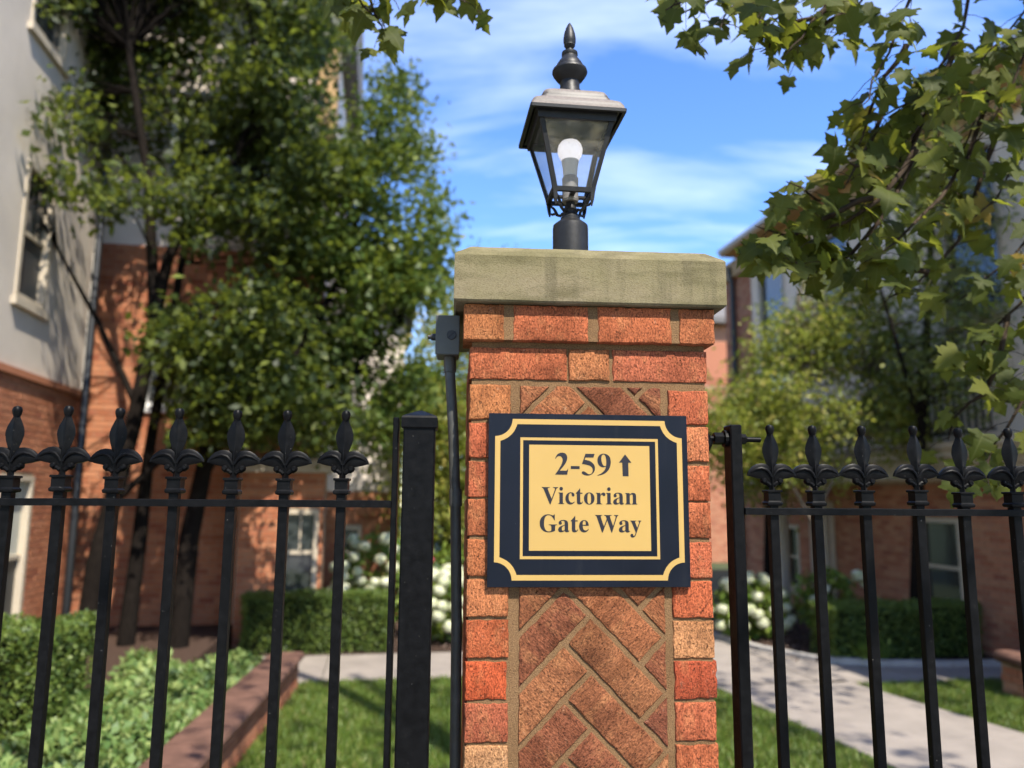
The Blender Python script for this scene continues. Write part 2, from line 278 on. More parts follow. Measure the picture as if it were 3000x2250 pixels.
# ------------------------------------------------------------------ mesh helpers
class MB:
    def __init__(s): s.V = []; s.F = []
    def add(s, vs, fs):
        o = len(s.V); s.V += [tuple(v) for v in vs]; s.F += [tuple(i + o for i in f) for f in fs]
    def box(s, x0, x1, y0, y1, z0, z1, b=0.0):
        if b <= 0:
            s.add([(x0,y0,z0),(x1,y0,z0),(x1,y1,z0),(x0,y1,z0),(x0,y0,z1),(x1,y0,z1),(x1,y1,z1),(x0,y1,z1)],
                  [(0,3,2,1),(4,5,6,7),(0,1,5,4),(1,2,6,5),(2,3,7,6),(3,0,4,7)]); return
        c = [(x0+x1)/2, (y0+y1)/2, (z0+z1)/2]; h = [(x1-x0)/2, (y1-y0)/2, (z1-z0)/2]
        vs = []; idx = {}
        for sx in (-1, 1):
            for sy in (-1, 1):
                for sz in (-1, 1):
                    for ax in range(3):
                        p = [sx*(h[0]-b), sy*(h[1]-b), sz*(h[2]-b)]; sg = (sx, sy, sz); p[ax] = sg[ax]*h[ax]
                        idx[(sx, sy, sz, ax)] = len(vs); vs.append([c[i]+p[i] for i in range(3)])
        fs = []
        for ax in range(3):
            o = [i for i in range(3) if i != ax]
            for sg in (-1, 1):
                q = []
                for a, d in ((-1,-1),(1,-1),(1,1),(-1,1)):
                    k = [0,0,0]; k[ax] = sg; k[o[0]] = a; k[o[1]] = d; q.append(idx[(*k, ax)])
                fs.append(q)
            for a in (-1, 1):
                for d in (-1, 1):
                    k1 = [0,0,0]; k1[ax] = -1; k1[o[0]] = a; k1[o[1]] = d; k2 = k1[:]; k2[ax] = 1
                    fs.append([idx[(*k1, o[0])], idx[(*k2, o[0])], idx[(*k2, o[1])], idx[(*k1, o[1])]])
        for sx in (-1, 1):
            for sy in (-1, 1):
                for sz in (-1, 1): fs.append([idx[(sx, sy, sz, i)] for i in range(3)])
        s.add(vs, fs)
    def tube(s, path, radii, n=8, cap=True):
        path = [Vector(p) for p in path]
        if isinstance(radii, (int, float)): radii = [radii] * len(path)
        vs = []; fs = []; up = None
        for i, p in enumerate(path):
            t = (path[min(i+1, len(path)-1)] - path[max(i-1, 0)]).normalized()
            if up is None: up = t.orthogonal().normalized()
            up = (up - t * up.dot(t)).normalized(); sd = t.cross(up)
            for k in range(n):
                a = 2*math.pi*k/n; vs.append(p + (up*math.cos(a) + sd*math.sin(a)) * radii[i])
        for i in range(len(path)-1):
            for k in range(n):
                a, b = i*n+k, i*n+(k+1) % n; fs.append((a, b, b+n, a+n))
        if cap:
            fs.append(tuple(range(n-1, -1, -1))); fs.append(tuple(range((len(path)-1)*n, len(path)*n)))
        s.add(vs, fs)
    def lathe(s, prof, n=24, c=(0,0), square=False, rot=0.0):
        vs = []; fs = []
        if square: n = 4; rot = math.pi/4
        k2 = math.sqrt(2) if square else 1
        for r, z in prof:
            for k in range(n):
                a = 2*math.pi*k/n + rot; vs.append((c[0]+r*k2*math.cos(a), c[1]+r*k2*math.sin(a), z))
        for i in range(len(prof)-1):
            for k in range(n):
                a, b = i*n+k, i*n+(k+1) % n; fs.append((a, b, b+n, a+n))
        fs.append(tuple(range(n-1, -1, -1))); fs.append(tuple(range((len(prof)-1)*n, len(prof)*n)))
        s.add(vs, fs)
    def prism(s, poly, y0, y1):
        n = len(poly); vs = [(x, y0, z) for x, z in poly] + [(x, y1, z) for x, z in poly]
        tri = tessellate_polygon([[Vector((x, z, 0)) for x, z in poly]])
        fs = [tuple(t) for t in tri] + [tuple(i+n for i in reversed(t)) for t in tri]
        fs += [(i, (i+1) % n, (i+1) % n+n, i+n) for i in range(n)]
        s.add(vs, fs)
    def ring(s, outer, inner, y0, y1):
        n = len(outer); vs = [(x, y, z) for y in (y0, y1) for L in (outer, inner) for x, z in L]; fs = []
        for i in range(n):
            j = (i+1) % n
            fs += [(i, j, n+j, n+i), (2*n+i, 3*n+i, 3*n+j, 2*n+j), (i, 2*n+i, 2*n+j, j), (n+i, n+j, 3*n+j, 3*n+i)]
        s.add(vs, fs)
    def mesh(s, name, smooth=None, fix=True):
        me = bpy.data.meshes.new(name); me.from_pydata(s.V, [], s.F)
        if fix:
            import bmesh
            bm = bmesh.new(); bm.from_mesh(me); bmesh.ops.recalc_face_normals(bm, faces=bm.faces); bm.to_mesh(me); bm.free()
        if smooth is not None:
            me.shade_smooth(); me.set_sharp_from_angle(angle=R(smooth))
        me.update(); return me

COURT_A = R(9.5); PIL_A = R(4.11); PIL = Vector((0.1645, 1.606, 0))
FRAMES = {'W': Matrix.Identity(4), 'C': Matrix.Rotation(COURT_A, 4, 'Z'), 'P': Matrix.Translation(PIL) @ Matrix.Rotation(PIL_A, 4, 'Z')}
FRAMES['L'] = FRAMES['P'] @ Matrix.Translation((-0.002, 0.254, 0)) @ Matrix.Rotation(R(2.6), 4, 'Z')
FRAMES['K'] = FRAMES['C'] @ Matrix.Translation((-0.9, 8.5, 0)) @ Matrix.Rotation(R(-5.0), 4, 'Z')
class Thing:
    """An Empty at the thing's base; parts are given in the coordinates of the frame it stands in."""
    def __init__(s, name, label, cat, frame, loc, group=None):
        s.off = Vector(loc); s.e = bpy.data.objects.new(name, None); COL.objects.link(s.e); s.e.empty_display_size = 0.1
        f = FRAMES[frame]; s.e.location = f @ s.off; s.e.rotation_euler = f.to_euler()
        s.e['label'] = label; s.e['category'] = cat
        if group: s.e['group'] = group
    def part(s, name, mb, mat, parent=None, smooth=None, label=None, kind=None, fix=True):
        me = mb if isinstance(mb, bpy.types.Mesh) else mb.mesh(name, smooth, fix)
        o = bpy.data.objects.new(name, me); COL.objects.link(o)
        if mat and not me.materials: me.materials.append(M[mat])
        o.parent = parent or s.e
        if parent is None: o.location = -s.off
        if label: o['label'] = label
        if kind: o['kind'] = kind
        return o
    def piece(s, name, me, mat, loc, rot=(0,0,0), parent=None, scale=None):
        o = bpy.data.objects.new(name, me); COL.objects.link(o); o.parent = parent or s.e
        o.location = Vector(loc) - (s.off if parent is None else Vector((0,0,0))); o.rotation_euler = rot
        if scale: o.scale = scale
        if mat and not me.materials: me.materials.append(M[mat])
        return o
def single(name, mb, mat, frame, label=None, cat=None, kind=None, smooth=None, fix=True):
    me = mb if isinstance(mb, bpy.types.Mesh) else mb.mesh(name, smooth, fix)
    o = bpy.data.objects.new(name, me); COL.objects.link(o); me.materials.append(M[mat])
    f = FRAMES[frame]; o.location = f.translation; o.rotation_euler = f.to_euler()
    if label: o['label'] = label
    if cat: o['category'] = cat
    if kind: o['kind'] = kind
    return o
def np_mesh(name, V, F, mat=None):
    V = np.asarray(V, np.float32); F = np.asarray(F, np.int32); k = F.shape[1]
    me = bpy.data.meshes.new(name); me.vertices.add(len(V)); me.vertices.foreach_set('co', V.ravel())
    me.loops.add(F.size); me.loops.foreach_set('vertex_index', F.ravel())
    me.polygons.add(len(F)); me.polygons.foreach_set('loop_start', np.arange(0, F.size, k, dtype=np.int32))
    me.update(calc_edges=True); me.validate()
    if mat: me.materials.append(M[mat])
    return me
def leaf_cards(P, size, ratio=0.55, up=0.0, jitter=0.45, ndir=None):
    """kite-shaped folded leaves at the points P (n,3); ndir biases the leaf normal"""
    n = len(P); s = size * (1 - jitter + 2*jitter*RNG.random(n))[:, None]
    d = RNG.normal(size=(n, 3)); d[:, 2] -= up; d /= np.linalg.norm(d, axis=1)[:, None]
    nn = RNG.normal(size=(n, 3))
    if ndir is not None: nn += np.asarray(ndir)
    w = np.cross(d, nn); w /= np.linalg.norm(w, axis=1)[:, None]; nn = np.cross(w, d)
    V = np.empty((n, 4, 3)); V[:, 0] = P; V[:, 1] = P + d*s*0.5 + w*s*ratio*0.5 + nn*s*0.1; V[:, 2] = P + d*s; V[:, 3] = P + d*s*0.5 - w*s*ratio*0.5 + nn*s*0.1
    return V.reshape(-1, 3), np.arange(n*4).reshape(-1, 4)
def clumped(centers, per, spread):
    c = np.repeat(np.asarray(centers), per, axis=0)
    return c + RNG.normal(size=c.shape) * np.asarray(spread)

# ------------------------------------------------------------------ ground, paths, beds (court frame)
g = MB(); g.add([(-150,-150,0),(150,-150,0),(150,150,0),(-150,150,0)], [(0,1,2,3)])
single('ground', g, 'ground', 'C', kind='structure')
g = MB(); g.add([(-30,-8,0.006),(30,-8,0.006),(30,1.9,0.006),(-30,1.9,0.006)], [(0,1,2,3)])
single('pavement', g, 'pavement', 'C', kind='structure')
path = Thing('path', 'pale concrete path crossing the courtyard lawn', 'path', 'C', (4.5, 8, 0)); path.e['kind'] = 'structure'
def slab(poly, z=0.03):
    cx = sum(p[0] for p in poly)/len(poly); cy = sum(p[1] for p in poly)/len(poly)
    ins = [(cx+(x-cx)*0.992, cy+(y-cy)*0.992) for x, y in poly]
    n = len(poly); vs = [(x, y, -0.05) for x, y in ins] + [(x, y, z-0.008) for x, y in ins] + [(cx+(x-cx)*0.985, cy+(y-cy)*0.985, z) for x, y in poly]
    fs = [(i, (i+1) % n, (i+1) % n+n, i+n) for i in range(n)] + [(i+n, (i+1) % n+n, (i+1) % n+2*n, i+2*n) for i in range(n)] + [tuple(range(2*n, 3*n))]
    b = MB(); b.add(vs, fs); path.part('slab', b, 'concrete')
for i in range(6):      # walk running away from the gate
    v0 = 2.0 + i*1.1; v1 = v0 + 1.1
    ul = lambda v: 3.75 + 0.116*(8.49-v); ur = lambda v: 5.41 + 0.20*(8.48-v)
    if v1 > 8.6: v1 = 8.5
    slab([(ul(v0), v0), (ur(v0), v0), (ur(v1), v1), (ul(v1), v1)])
for i in range(8):      # walk crossing in front of the houses
    u0 = -4.0 + i*1.13; slab([(u0, 9.42), (u0+1.13, 9.42), (u0+1.13, 10.85), (u0, 10.85)])
slab([(3.72, 8.55), (5.05, 8.55), (5.05, 9.42), (3.72, 9.42)]); slab([(5.06, 8.5), (6.3, 8.5), (6.3, 9.22), (5.75, 9.42), (5.06, 9.42)]); slab([(6.31, 8.45), (8.2, 8.45), (8.2, 9.0), (6.31, 9.2)])
slab([(5.05, 9.43), (5.70, 9.43), (5.3, 10.3), (5.05, 10.85)])
slab([(3.7, 10.9), (5.04, 10.9), (5.02, 13.2), (3.7, 13.2)])
edge = MB()
pe = [(5.04, 13.0), (5.08, 11.4), (5.28, 10.4), (5.68, 9.62), (6.3, 9.3), (7.2, 9.12), (8.3, 9.06)]
for (a, b) in zip(pe[:-1], pe[1:]):
    d = Vector((b[0]-a[0], b[1]-a[1])).normalized(); nx, ny = -d.y*0.06, d.x*0.06
    edge.add([(a[0]-nx, a[1]-ny, 0), (b[0]-nx, b[1]-ny, 0), (b[0]+nx, b[1]+ny, 0), (a[0]+nx, a[1]+ny, 0), (a[0]-nx, a[1]-ny, .09), (b[0]-nx, b[1]-ny, .09), (b[0]+nx, b[1]+ny, .09), (a[0]+nx, a[1]+ny, .09)],
             [(4,5,6,7), (0,1,5,4), (2,3,7,6)])
single('path_edging', edge, 'edging', 'C', kind='structure')
bed = MB(); bed.add([(x, y, 0.035) for x, y in pe] + [(8.3, 16, 0.035), (5.0, 16, 0.035)], [tuple(range(9))])
single('mulch_bed', bed, 'soil', 'C', kind='structure')
bed2 = MB(); bed2.add([(-4.0, 10.86, 0.035), (3.6, 10.86, 0.035), (3.6, 16, 0.035), (-4.0, 16, 0.035)], [(0,1,2,3)])
single('planting_bed', bed2, 'soil', 'C', kind='structure')
def chips(n, u0, u1, v0, v1, z):
    P = np.column_stack([RNG.uniform(u0, u1, n), RNG.uniform(v0, v1, n), np.full(n, z)+RNG.random(n)*0.015])
    return leaf_cards(P, 0.06, 0.4, ndir=(0, 0, 3))
cV, cF = chips(2600, 5.3, 8.2, 9.5, 12.5, 0.04); dV, dF = chips(2600, -3.5, 3.5, 10.9, 12, 0.04)
o = single('mulch_chips', np_mesh('mulch_chips', np.vstack([cV, dV]), np.vstack([cF, dF+len(cV)])), 'chip', 'C', 'brown bark mulch scattered over the planting beds', 'mulch', 'stuff')
# lawn blades
def blades(n, u0, u1, v0, v1, ok=None):
    P = np.column_stack([RNG.uniform(u0, u1, n), RNG.uniform(v0, v1, n), np.zeros(n)])
    if ok is not None: P = P[ok(P)]
    k = len(P); h = 0.035 + 0.05*RNG.random(k); a = RNG.uniform(0, 6.283, k); w = 0.006 + 0.004*RNG.random(k)
    t = RNG.normal(size=(k, 2)) * 0.03
    V = np.empty((k, 3, 3)); V[:, 0] = P + np.column_stack([np.cos(a)*w, np.sin(a)*w, np.zeros(k)]); V[:, 1] = P - np.column_stack([np.cos(a)*w, np.sin(a)*w, np.zeros(k)])
    V[:, 2] = P + np.column_stack([t, h]); return V.reshape(-1, 3)
gl = [blades(95000, -1.35, 4.0, 3.5, 9.36, lambda P: (P[:, 0] < 3.74+0.116*(8.49-P[:, 1])) & (P[:, 0] > -0.885+0.087*(P[:, 1]-8.5))), blades(45000, 5.4, 8.1, 3.5, 8.42, lambda P: P[:, 0] > 5.42+0.20*(8.48-P[:, 1]))]
gv = np.vstack(gl)
single('lawn_grass', np_mesh('lawn_grass', gv, np.arange(len(gv)).reshape(-1, 3)), 'grass', 'C', 'short green lawn grass beside the concrete path', 'grass', 'stuff')

# ------------------------------------------------------------------ gate pillar
H0 = EYE
pil = Thing('brick_pillar', 'brick gate pillar with herringbone panel and thick stone cap', 'pillar', 'P', (0, 0.254, 0))
core = MB(); core.box(-0.249, 0.249, 0.005, 0.503, 0, 2.50)
pil.part('mortar', core, 'mortar')
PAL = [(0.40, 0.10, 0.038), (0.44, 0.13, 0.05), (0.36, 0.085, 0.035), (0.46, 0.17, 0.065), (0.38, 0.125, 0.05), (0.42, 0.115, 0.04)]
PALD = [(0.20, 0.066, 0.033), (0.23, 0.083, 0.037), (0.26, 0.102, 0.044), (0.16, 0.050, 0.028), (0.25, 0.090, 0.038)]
def brick_mesh(poly, depth, bev=0.0034, jit=0.0019, step=0.009):
    """a brick face polygon (local x,z; counter-clockwise) made into a worn block, front at y=0"""
    pts = []; n = len(poly)
    for i in range(n):
        a, b = Vector(poly[i]), Vector(poly[(i+1) % n]); k = max(1, int((b-a).length/step))
        for j in range(k): pts.append(a.lerp(b, j/k))
    c = sum(pts, Vector((0, 0)))/len(pts); m = len(pts)
    sd = random.random()*50; out = []
    for p in pts:
        d = (c-p).normalized(); q = noise.noise(Vector((p.x*70+sd, p.y*70, sd)))*jit*1.6 + random.uniform(-jit, jit)*0.6
        out.append(p + d*max(-0.0006, q))
    V = []; 
    def inset(p, e):
        d = c-p; L = d.length; return p + d/L*min(e*1.3, L*0.4)
    for p in out: V.append((p.x, depth, p.y))
    for p in out: V.append((p.x, bev*1.1, p.y))
    for p in out:
        q = inset(p, bev*0.45); V.append((q.x, bev*0.30, q.y))
    for p in out:
        q = inset(p, bev*1.5); V.append((q.x, random.uniform(-0.0005, 0.0007), q.y))
    F = []
    for r in range(3):
        for i in range(m):
            j = (i+1) % m; F.append((r*m+i, r*m+j, (r+1)*m+j, (r+1)*m+i))
    F.append(tuple(range(3*m, 4*m)))
    b = MB(); b.add(V, F); me = b.mesh('brick', 35); me.materials.append(M['brick']); return me
def add_brick(poly, y, depth, ang=0.0, col=None, pal=PAL):
    """poly in pillar x,z; ang = direction of the brick's length"""
    cx = sum(p[0] for p in poly)/len(poly); cz = sum(p[1] for p in poly)/len(poly)
    ca, sa = math.cos(-ang), math.sin(-ang)
    loc = [((x-cx)*ca-(z-cz)*sa, (x-cx)*sa+(z-cz)*ca) for x, z in poly]
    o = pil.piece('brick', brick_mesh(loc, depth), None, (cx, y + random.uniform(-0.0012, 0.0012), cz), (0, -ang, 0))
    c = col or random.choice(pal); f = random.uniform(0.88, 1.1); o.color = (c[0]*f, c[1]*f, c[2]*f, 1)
    return o
def rect(x0, x1, z0, z1): return [(x0, z0), (x1, z0), (x1, z1), (x0, z1)]
# corbelled course under the cap
for i, (a, b) in enumerate(((-0.268, -0.1835), (-0.1645, -0.0045), (0.0155, 0.1735), (0.190, 0.268))):
    add_brick(rect(a, b, 2.4265, 2.5035), -0.0175, 0.10, col=[(0.44, 0.16, 0.06), (0.38, 0.105, 0.045), (0.40, 0.115, 0.048), (0.37, 0.12, 0.05)][i])
mj = MB()
for a, b in ((-0.186, -0.162), (-0.007, 0.018), (0.171, 0.1925)): mj.box(a, b, -0.0140, 0.05, 2.428, 2.503)
mj.box(-0.262, 0.262, -0.010, 0.05, 2.4935, 2.5035)
pil.part('mortar_joint', mj, 'mortar')
# stretcher course
for i, (a, b) in enumerate(((-0.254, -0.0485), (-0.0448, 0.0428), (0.0493, 0.254))):
    add_brick(rect(a, b, 2.3465, 2.4145), 0, 0.095, col=[(0.38, 0.105, 0.045), (0.40, 0.15, 0.06), (0.39, 0.11, 0.055)][i])
# header columns on both sides
zl = 2.3337; n = 0
LC = [(0.40, 0.15, 0.055), (0.40, 0.10, 0.045), (0.38, 0.10, 0.045), (0.36, 0.11, 0.045), (0.40, 0.13, 0.05), (0.42, 0.15, 0.06), (0.45, 0.11, 0.042), (0.46, 0.085, 0.03), (0.34, 0.09, 0.045), (0.46, 0.24, 0.11)]
RC = [(0.40, 0.10, 0.045), (0.45, 0.15, 0.065), (0.48, 0.13, 0.055), (0.49, 0.14, 0.06), (0.47, 0.12, 0.055), (0.46, 0.11, 0.045), (0.49, 0.23, 0.10), (0.35, 0.065, 0.028), (0.42, 0.11, 0.05), (0.44, 0.12, 0.05)]
while zl > 0.08:
    h = 0.0730
    for sd in (-1, 1):
        a, b = (-0.254, -0.1695) if sd < 0 else (0.1675, 0.254)
        cl = (LC if sd < 0 else RC); dz = random.uniform(-0.0015, 0.0015) - (0.004 if sd > 0 else 0)
        add_brick(rect(a, b + random.uniform(-0.002, 0.002), zl-h+dz, zl+dz), 0, 0.2, col=cl[n] if n < len(cl) else None)
    zl -= 0.0793; n += 1
# return faces: stretchers and headers alternating behind the corner bricks
for sd in (-1, 1):
    zl = 2.4145; n = 0
    while zl > 0.08:
        if n % 2 == 0: spans = ((0.104, 0.300), (0.309, 0.508)) if n == 0 else ((0.209, 0.408), (0.417, 0.508))
        else: spans = ((0.209, 0.300), (0.309, 0.508))
        for a, b in spans:
            me = brick_mesh([(-(b-a)/2, -0.0345), ((b-a)/2, -0.0345), ((b-a)/2, 0.0345), (-(b-a)/2, 0.0345)], 0.08, step=0.02)
            o = pil.piece('brick', me, None, (sd*0.254, (a+b)/2, zl-0.036), (0, 0, R(90)*sd)); c = random.choice(PAL); o.color = (*c, 1)
        zl -= 0.0793 if n else 0.0805; n += 1
# herringbone panel
S2 = math.sqrt(0.5); e1 = Vector((S2, S2)); e2 = Vector((-S2, S2)); mo = 0.0105; BW = 0.0662; BL = 0.206
PU0, PU1, PZ0, PZ1 = -0.1475, 0.152, 0.06, 2.3335
def clip(poly, f):
    out = []
    for i in range(len(poly)):
        p, q = poly[i], poly[(i+1) % len(poly)]; a, b = f(p), f(q)
        if a >= 0: out.append(p)
        if (a >= 0) != (b >= 0): out.append(p + (q-p)*(a/(a-b)))
    return out
def panel_brick(B, a0, a1, b0, b1, ang):
    poly = [B + e1*a + e2*b for a, b in ((a0, b0), (a1, b0), (a1, b1), (a0, b1))]
    for f in (lambda p: p.x-PU0, lambda p: PU1-p.x, lambda p: p.y-PZ0, lambda p: PZ1-p.y):
        poly = clip(poly, f)
        if len(poly) < 3: return
    area = abs(sum(poly[i].x*poly[(i+1) % len(poly)].y - poly[(i+1) % len(poly)].x*poly[i].y for i in range(len(poly))))/2
    if area < 0.00022: return
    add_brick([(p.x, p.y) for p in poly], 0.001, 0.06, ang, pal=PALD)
for k in range(-7, 18):
    B = Vector((-0.002, 1.8665 - 0.1085*k))
    panel_brick(B, -mo/2-BL-0.02, -mo/2, mo/2, mo/2+BW, R(45))
    panel_brick(B, -mo/2-BW, -mo/2, -mo/2-BL, -mo/2, R(-45))
    lim = 0.0767-(mo/2+BL+mo)
    panel_brick(B, mo/2, mo/2+0.2, lim-BW, lim, R(45))
# cap stone
cp = MB(); h = 0.2895; z0, z1, z2 = 2.5045, 2.6066, 2.634; ci = 0.034; yc = 0.254
ringz = []
def sq(hh, z, nseg=14):
    out = []
    for (xa, ya), (xb, yb) in zip(((-1,-1),(1,-1),(1,1),(-1,1)), ((1,-1),(1,1),(-1,1),(-1,-1))):
        for i in range(nseg):
            t = i/nseg; x = xa+(xb-xa)*t; y = ya+(yb-ya)*t
            j = 0.0004; out.append((x*hh+random.uniform(-j, j), yc+y*hh+random.uniform(-j, j), z+random.uniform(-j, j)))
    return out
rings = [sq(h-0.004, z0), sq(h, z0+0.004), sq(h, z1-0.003), sq(h-0.003, z1+0.002), sq(h-ci, z2-0.002), sq(h-ci-0.006, z2)]
nn = len(rings[0]); V = [p for r in rings for p in r]; F = []
for r in range(len(rings)-1):
    for i in range(nn):
        j = (i+1) % nn; F.append((r*nn+i, r*nn+j, (r+1)*nn+j, (r+1)*nn+i))
F.append(tuple(range(nn-1, -1, -1))); F.append(tuple(range((len(rings)-1)*nn, len(rings)*nn)))
cp.add(V, F); pil.part('cap_stone', cp, 'cap', smooth=25, label='thick greenish stone cap with bevelled top edge')

# ------------------------------------------------------------------ lantern on the pillar
LX, LY = 0.0, 0.0
lamp = Thing('post_lantern', 'black four-sided lantern with white bulb on top of pillar', 'lantern', 'L', (LX, LY, 2.634))
def lathe_part(name, prof, n=28, mat='lampdark', parent=None, square=False, sm=35):
    b = MB(); b.lathe(prof, n, (LX, LY), square); return lamp.part(name, b, mat, parent, smooth=sm)
lathe_part('base_sleeve', [(0.0445, 2.632), (0.0445, 2.770), (0.0435, 2.779), (0.038, 2.784), (0.030, 2.790), (0.022, 2.797)])
lathe_part('neck', [(0.0245, 2.790), (0.0245, 2.800), (0.0195, 2.806), (0.0180, 2.815), (0.0200, 2.819), (0.0170, 2.824), (0.0115, 2.835), (0.0105, 2.850), (0.013, 2.856)], 20)
lathe_part('finial', [(0.0291, 3.1260), (0.0291, 3.1414), (0.0254, 3.1472), (0.0254, 3.1665), (0.0338, 3.1742), (0.0437, 3.1886), (0.0461, 3.1944), (0.0446, 3.2002), (0.0352, 3.2079), (0.0343, 3.2146), (0.0291, 3.2233), (0.0216, 3.2339), (0.0193, 3.2397), (0.0211, 3.2426), (0.0207, 3.2503), (0.0141, 3.2527), (0.0089, 3.2551), (0.0080, 3.2609), (0.0118, 3.2657), (0.0146, 3.2705), (0.0141, 3.2743), (0.0160, 3.2792), (0.0164, 3.2898), (0.0141, 3.3052), (0.0094, 3.3206), (0.0042, 3.3312), (0.0008, 3.3360)], 24)
rf = MB()
def rsq(hw, z, rr=0.012, k=4):
    out = []
    for cx, cy, a0 in ((1, 1, 0), (-1, 1, 90), (-1, -1, 180), (1, -1, 270)):
        for i in range(k+1):
            a = R(a0 + 90*i/k); r_ = min(rr, hw*0.9); out.append((LX+cx*(hw-r_)+r_*math.cos(a), LY+cy*(hw-r_)+r_*math.sin(a), z))
    return out
prof = [(0.104, 3.0340, .004), (0.112, 3.0340, .004), (0.1125, 3.0420, .004), (0.1095, 3.0445, .006), (0.1085, 3.0540, .010), (0.1040, 3.0640, .014), (0.0950, 3.0710, .016), (0.0860, 3.0745, .016), (0.0835, 3.0780, .014), (0.0825, 3.0850, .014), (0.0795, 3.0865, .014), (0.0785, 3.0940, .014), (0.0745, 3.1030, .016), (0.0660, 3.1090, .018), (0.055, 3.1140, .02), (0.040, 3.1200, .02), (0.029, 3.1290, .02)]
rr = [rsq(p[0]*1.055, p[1], p[2]) for p in prof]; nn = len(rr[0]); V = [p for r in rr for p in r]; F = [(a*nn+i, a*nn+(i+1) % nn, (a+1)*nn+(i+1) % nn, (a+1)*nn+i) for a in range(len(rr)-1) for i in range(nn)]
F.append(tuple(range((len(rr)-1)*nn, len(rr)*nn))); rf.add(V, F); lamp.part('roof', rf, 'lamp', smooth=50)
sk = MB()      # inner hood below the roof
def frustum_ring(mb, o0, i0, z0, o1, i1, z1):
    vs = []
    for hw, z in ((o0, z0), (i0, z0), (o1, z1), (i1, z1)): vs += [(LX-hw, LY-hw, z), (LX+hw, LY-hw, z), (LX+hw, LY+hw, z), (LX-hw, LY+hw, z)]
    fs = []
    for i in range(4):
        j = (i+1) % 4; fs += [(i, j, 8+j, 8+i), (4+i, 12+i, 12+j, 4+j), (i, 4+i, 4+j, j), (8+i, 8+j, 12+j, 12+i)]
    mb.add(vs, fs)
frustum_ring(sk, 0.0965, 0.0885, 3.0180, 0.0990, 0.0905, 3.0380)
sk.add([(LX-0.104, LY-0.104, 3.0375), (LX+0.104, LY-0.104, 3.0375), (LX+0.104, LY+0.104, 3.0375), (LX-0.104, LY+0.104, 3.0375)], [(0,1,2,3)])
lamp.part('hood', sk, 'lampdark')
HT, HBm, ZT, ZB = 0.0945, 0.0535, 3.0280, 2.8600
tray = MB(); frustum_ring(tray, 0.0525, 0.0435, 2.8510, 0.0545, 0.0455, 2.8620); tray.box(LX-0.05, LX+0.05, LY-0.006, LY+0.006, 2.8520, 2.8580); tray.box(LX-0.006, LX+0.006, LY-0.05, LY+0.05, 2.8515, 2.8585); lamp.part('tray_frame', tray, 'lampdark')
for sx in (-1, 1):
    for sy in (-1, 1):
        b = MB(); pt_, pb, pe_ = (LX+sx*HT, LY+sy*HT, ZT), (LX+sx*HBm, LY+sy*HBm, ZB), (LX+sx*0.0465, LY+sy*0.0465, 2.8175)
        def barsec(p, wd):
            return [(p[0]-sx*wd, p[1], p[2]), (p[0]-sx*wd, p[1]-sy*0.003, p[2]), (p[0]-sx*0.003, p[1]-sy*0.003, p[2]), (p[0]-sx*0.003, p[1]-sy*wd, p[2]), (p[0], p[1]-sy*wd, p[2]), (p[0], p[1], p[2])]
        vs = barsec(pt_, 0.0115) + barsec(pb, 0.0115) + barsec(((pb[0]+pe_[0])/2, (pb[1]+pe_[1])/2, 2.832), 0.0085) + barsec(pe_, 0.0032)
        fs = [(r*6+i, r*6+(i+1) % 6, (r+1)*6+(i+1) % 6, (r+1)*6+i) for r in range(3) for i in range(6)] + [tuple(range(5, -1, -1)), tuple(range(18, 24))]
        b.add(vs, fs); lamp.part('corner_bar', b, 'lampdark')
        b = MB(); ax = Vector((sx*S2, sy*S2, 0)); C0 = Vector((LX, LY, 0))
        pp = [(0.066, 2.8500), (0.052, 2.838), (0.046, 2.829), (0.040, 2.817), (0.031, 2.813), (0.024, 2.817), (0.016, 2.812)]
        b.tube([C0+ax*r_+Vector((0, 0, z)) for r_, z in pp], [0.003, 0.0036, 0.0040, 0.0042, 0.004, 0.0042, 0.0045], 6)
        b.tube([C0+ax*r_+Vector((0, 0, z)) for r_, z in ((0.066, 2.829), (0.056, 2.822), (0.046, 2.822), (0.038, 2.815))], [0.0025, 0.0035, 0.0038, 0.003], 6)
        lamp.part('scroll_bracket', b, 'lampdark', smooth=40)
for k in range(4):
    a = R(90*k); ca, sa = math.cos(a), math.sin(a); b = MB()
    quad = [(-HT+0.006, -HT+0.0035, ZT+0.004), (HT-0.006, -HT+0.0035, ZT+0.004), (HBm-0.006, -HBm+0.0035, ZB), (-HBm+0.006, -HBm+0.0035, ZB)]
    vs = [(LX+x*ca-y*sa, LY+x*sa+y*ca, z) for x, y, z in quad]
    b.add(vs, [(0, 1, 2, 3)]); lamp.part('pane', b, 'lglass')
bl = lathe_part('bulb', [(0.0215, 2.9520), (0.0245, 2.9580), (0.029, 2.9660), (0.0318, 2.9760), (0.0318, 2.9840), (0.029, 2.9940), (0.0225, 3.0025), (0.013, 3.0070), (0.001, 3.0085)], 24, 'bulb')
lathe_part('bulb_base', [(0.0165, 2.9090), (0.018, 2.9190), (0.019, 2.9340), (0.0215, 2.9460), (0.022, 2.9525)], 24, 'bulbbase', bl)
lathe_part('socket', [(0.0200, 2.842), (0.0215, 2.848), (0.0205, 2.850), (0.0205, 2.905), (0.0195, 2.9060), (0.0175, 2.9100)], 20, 'socket')

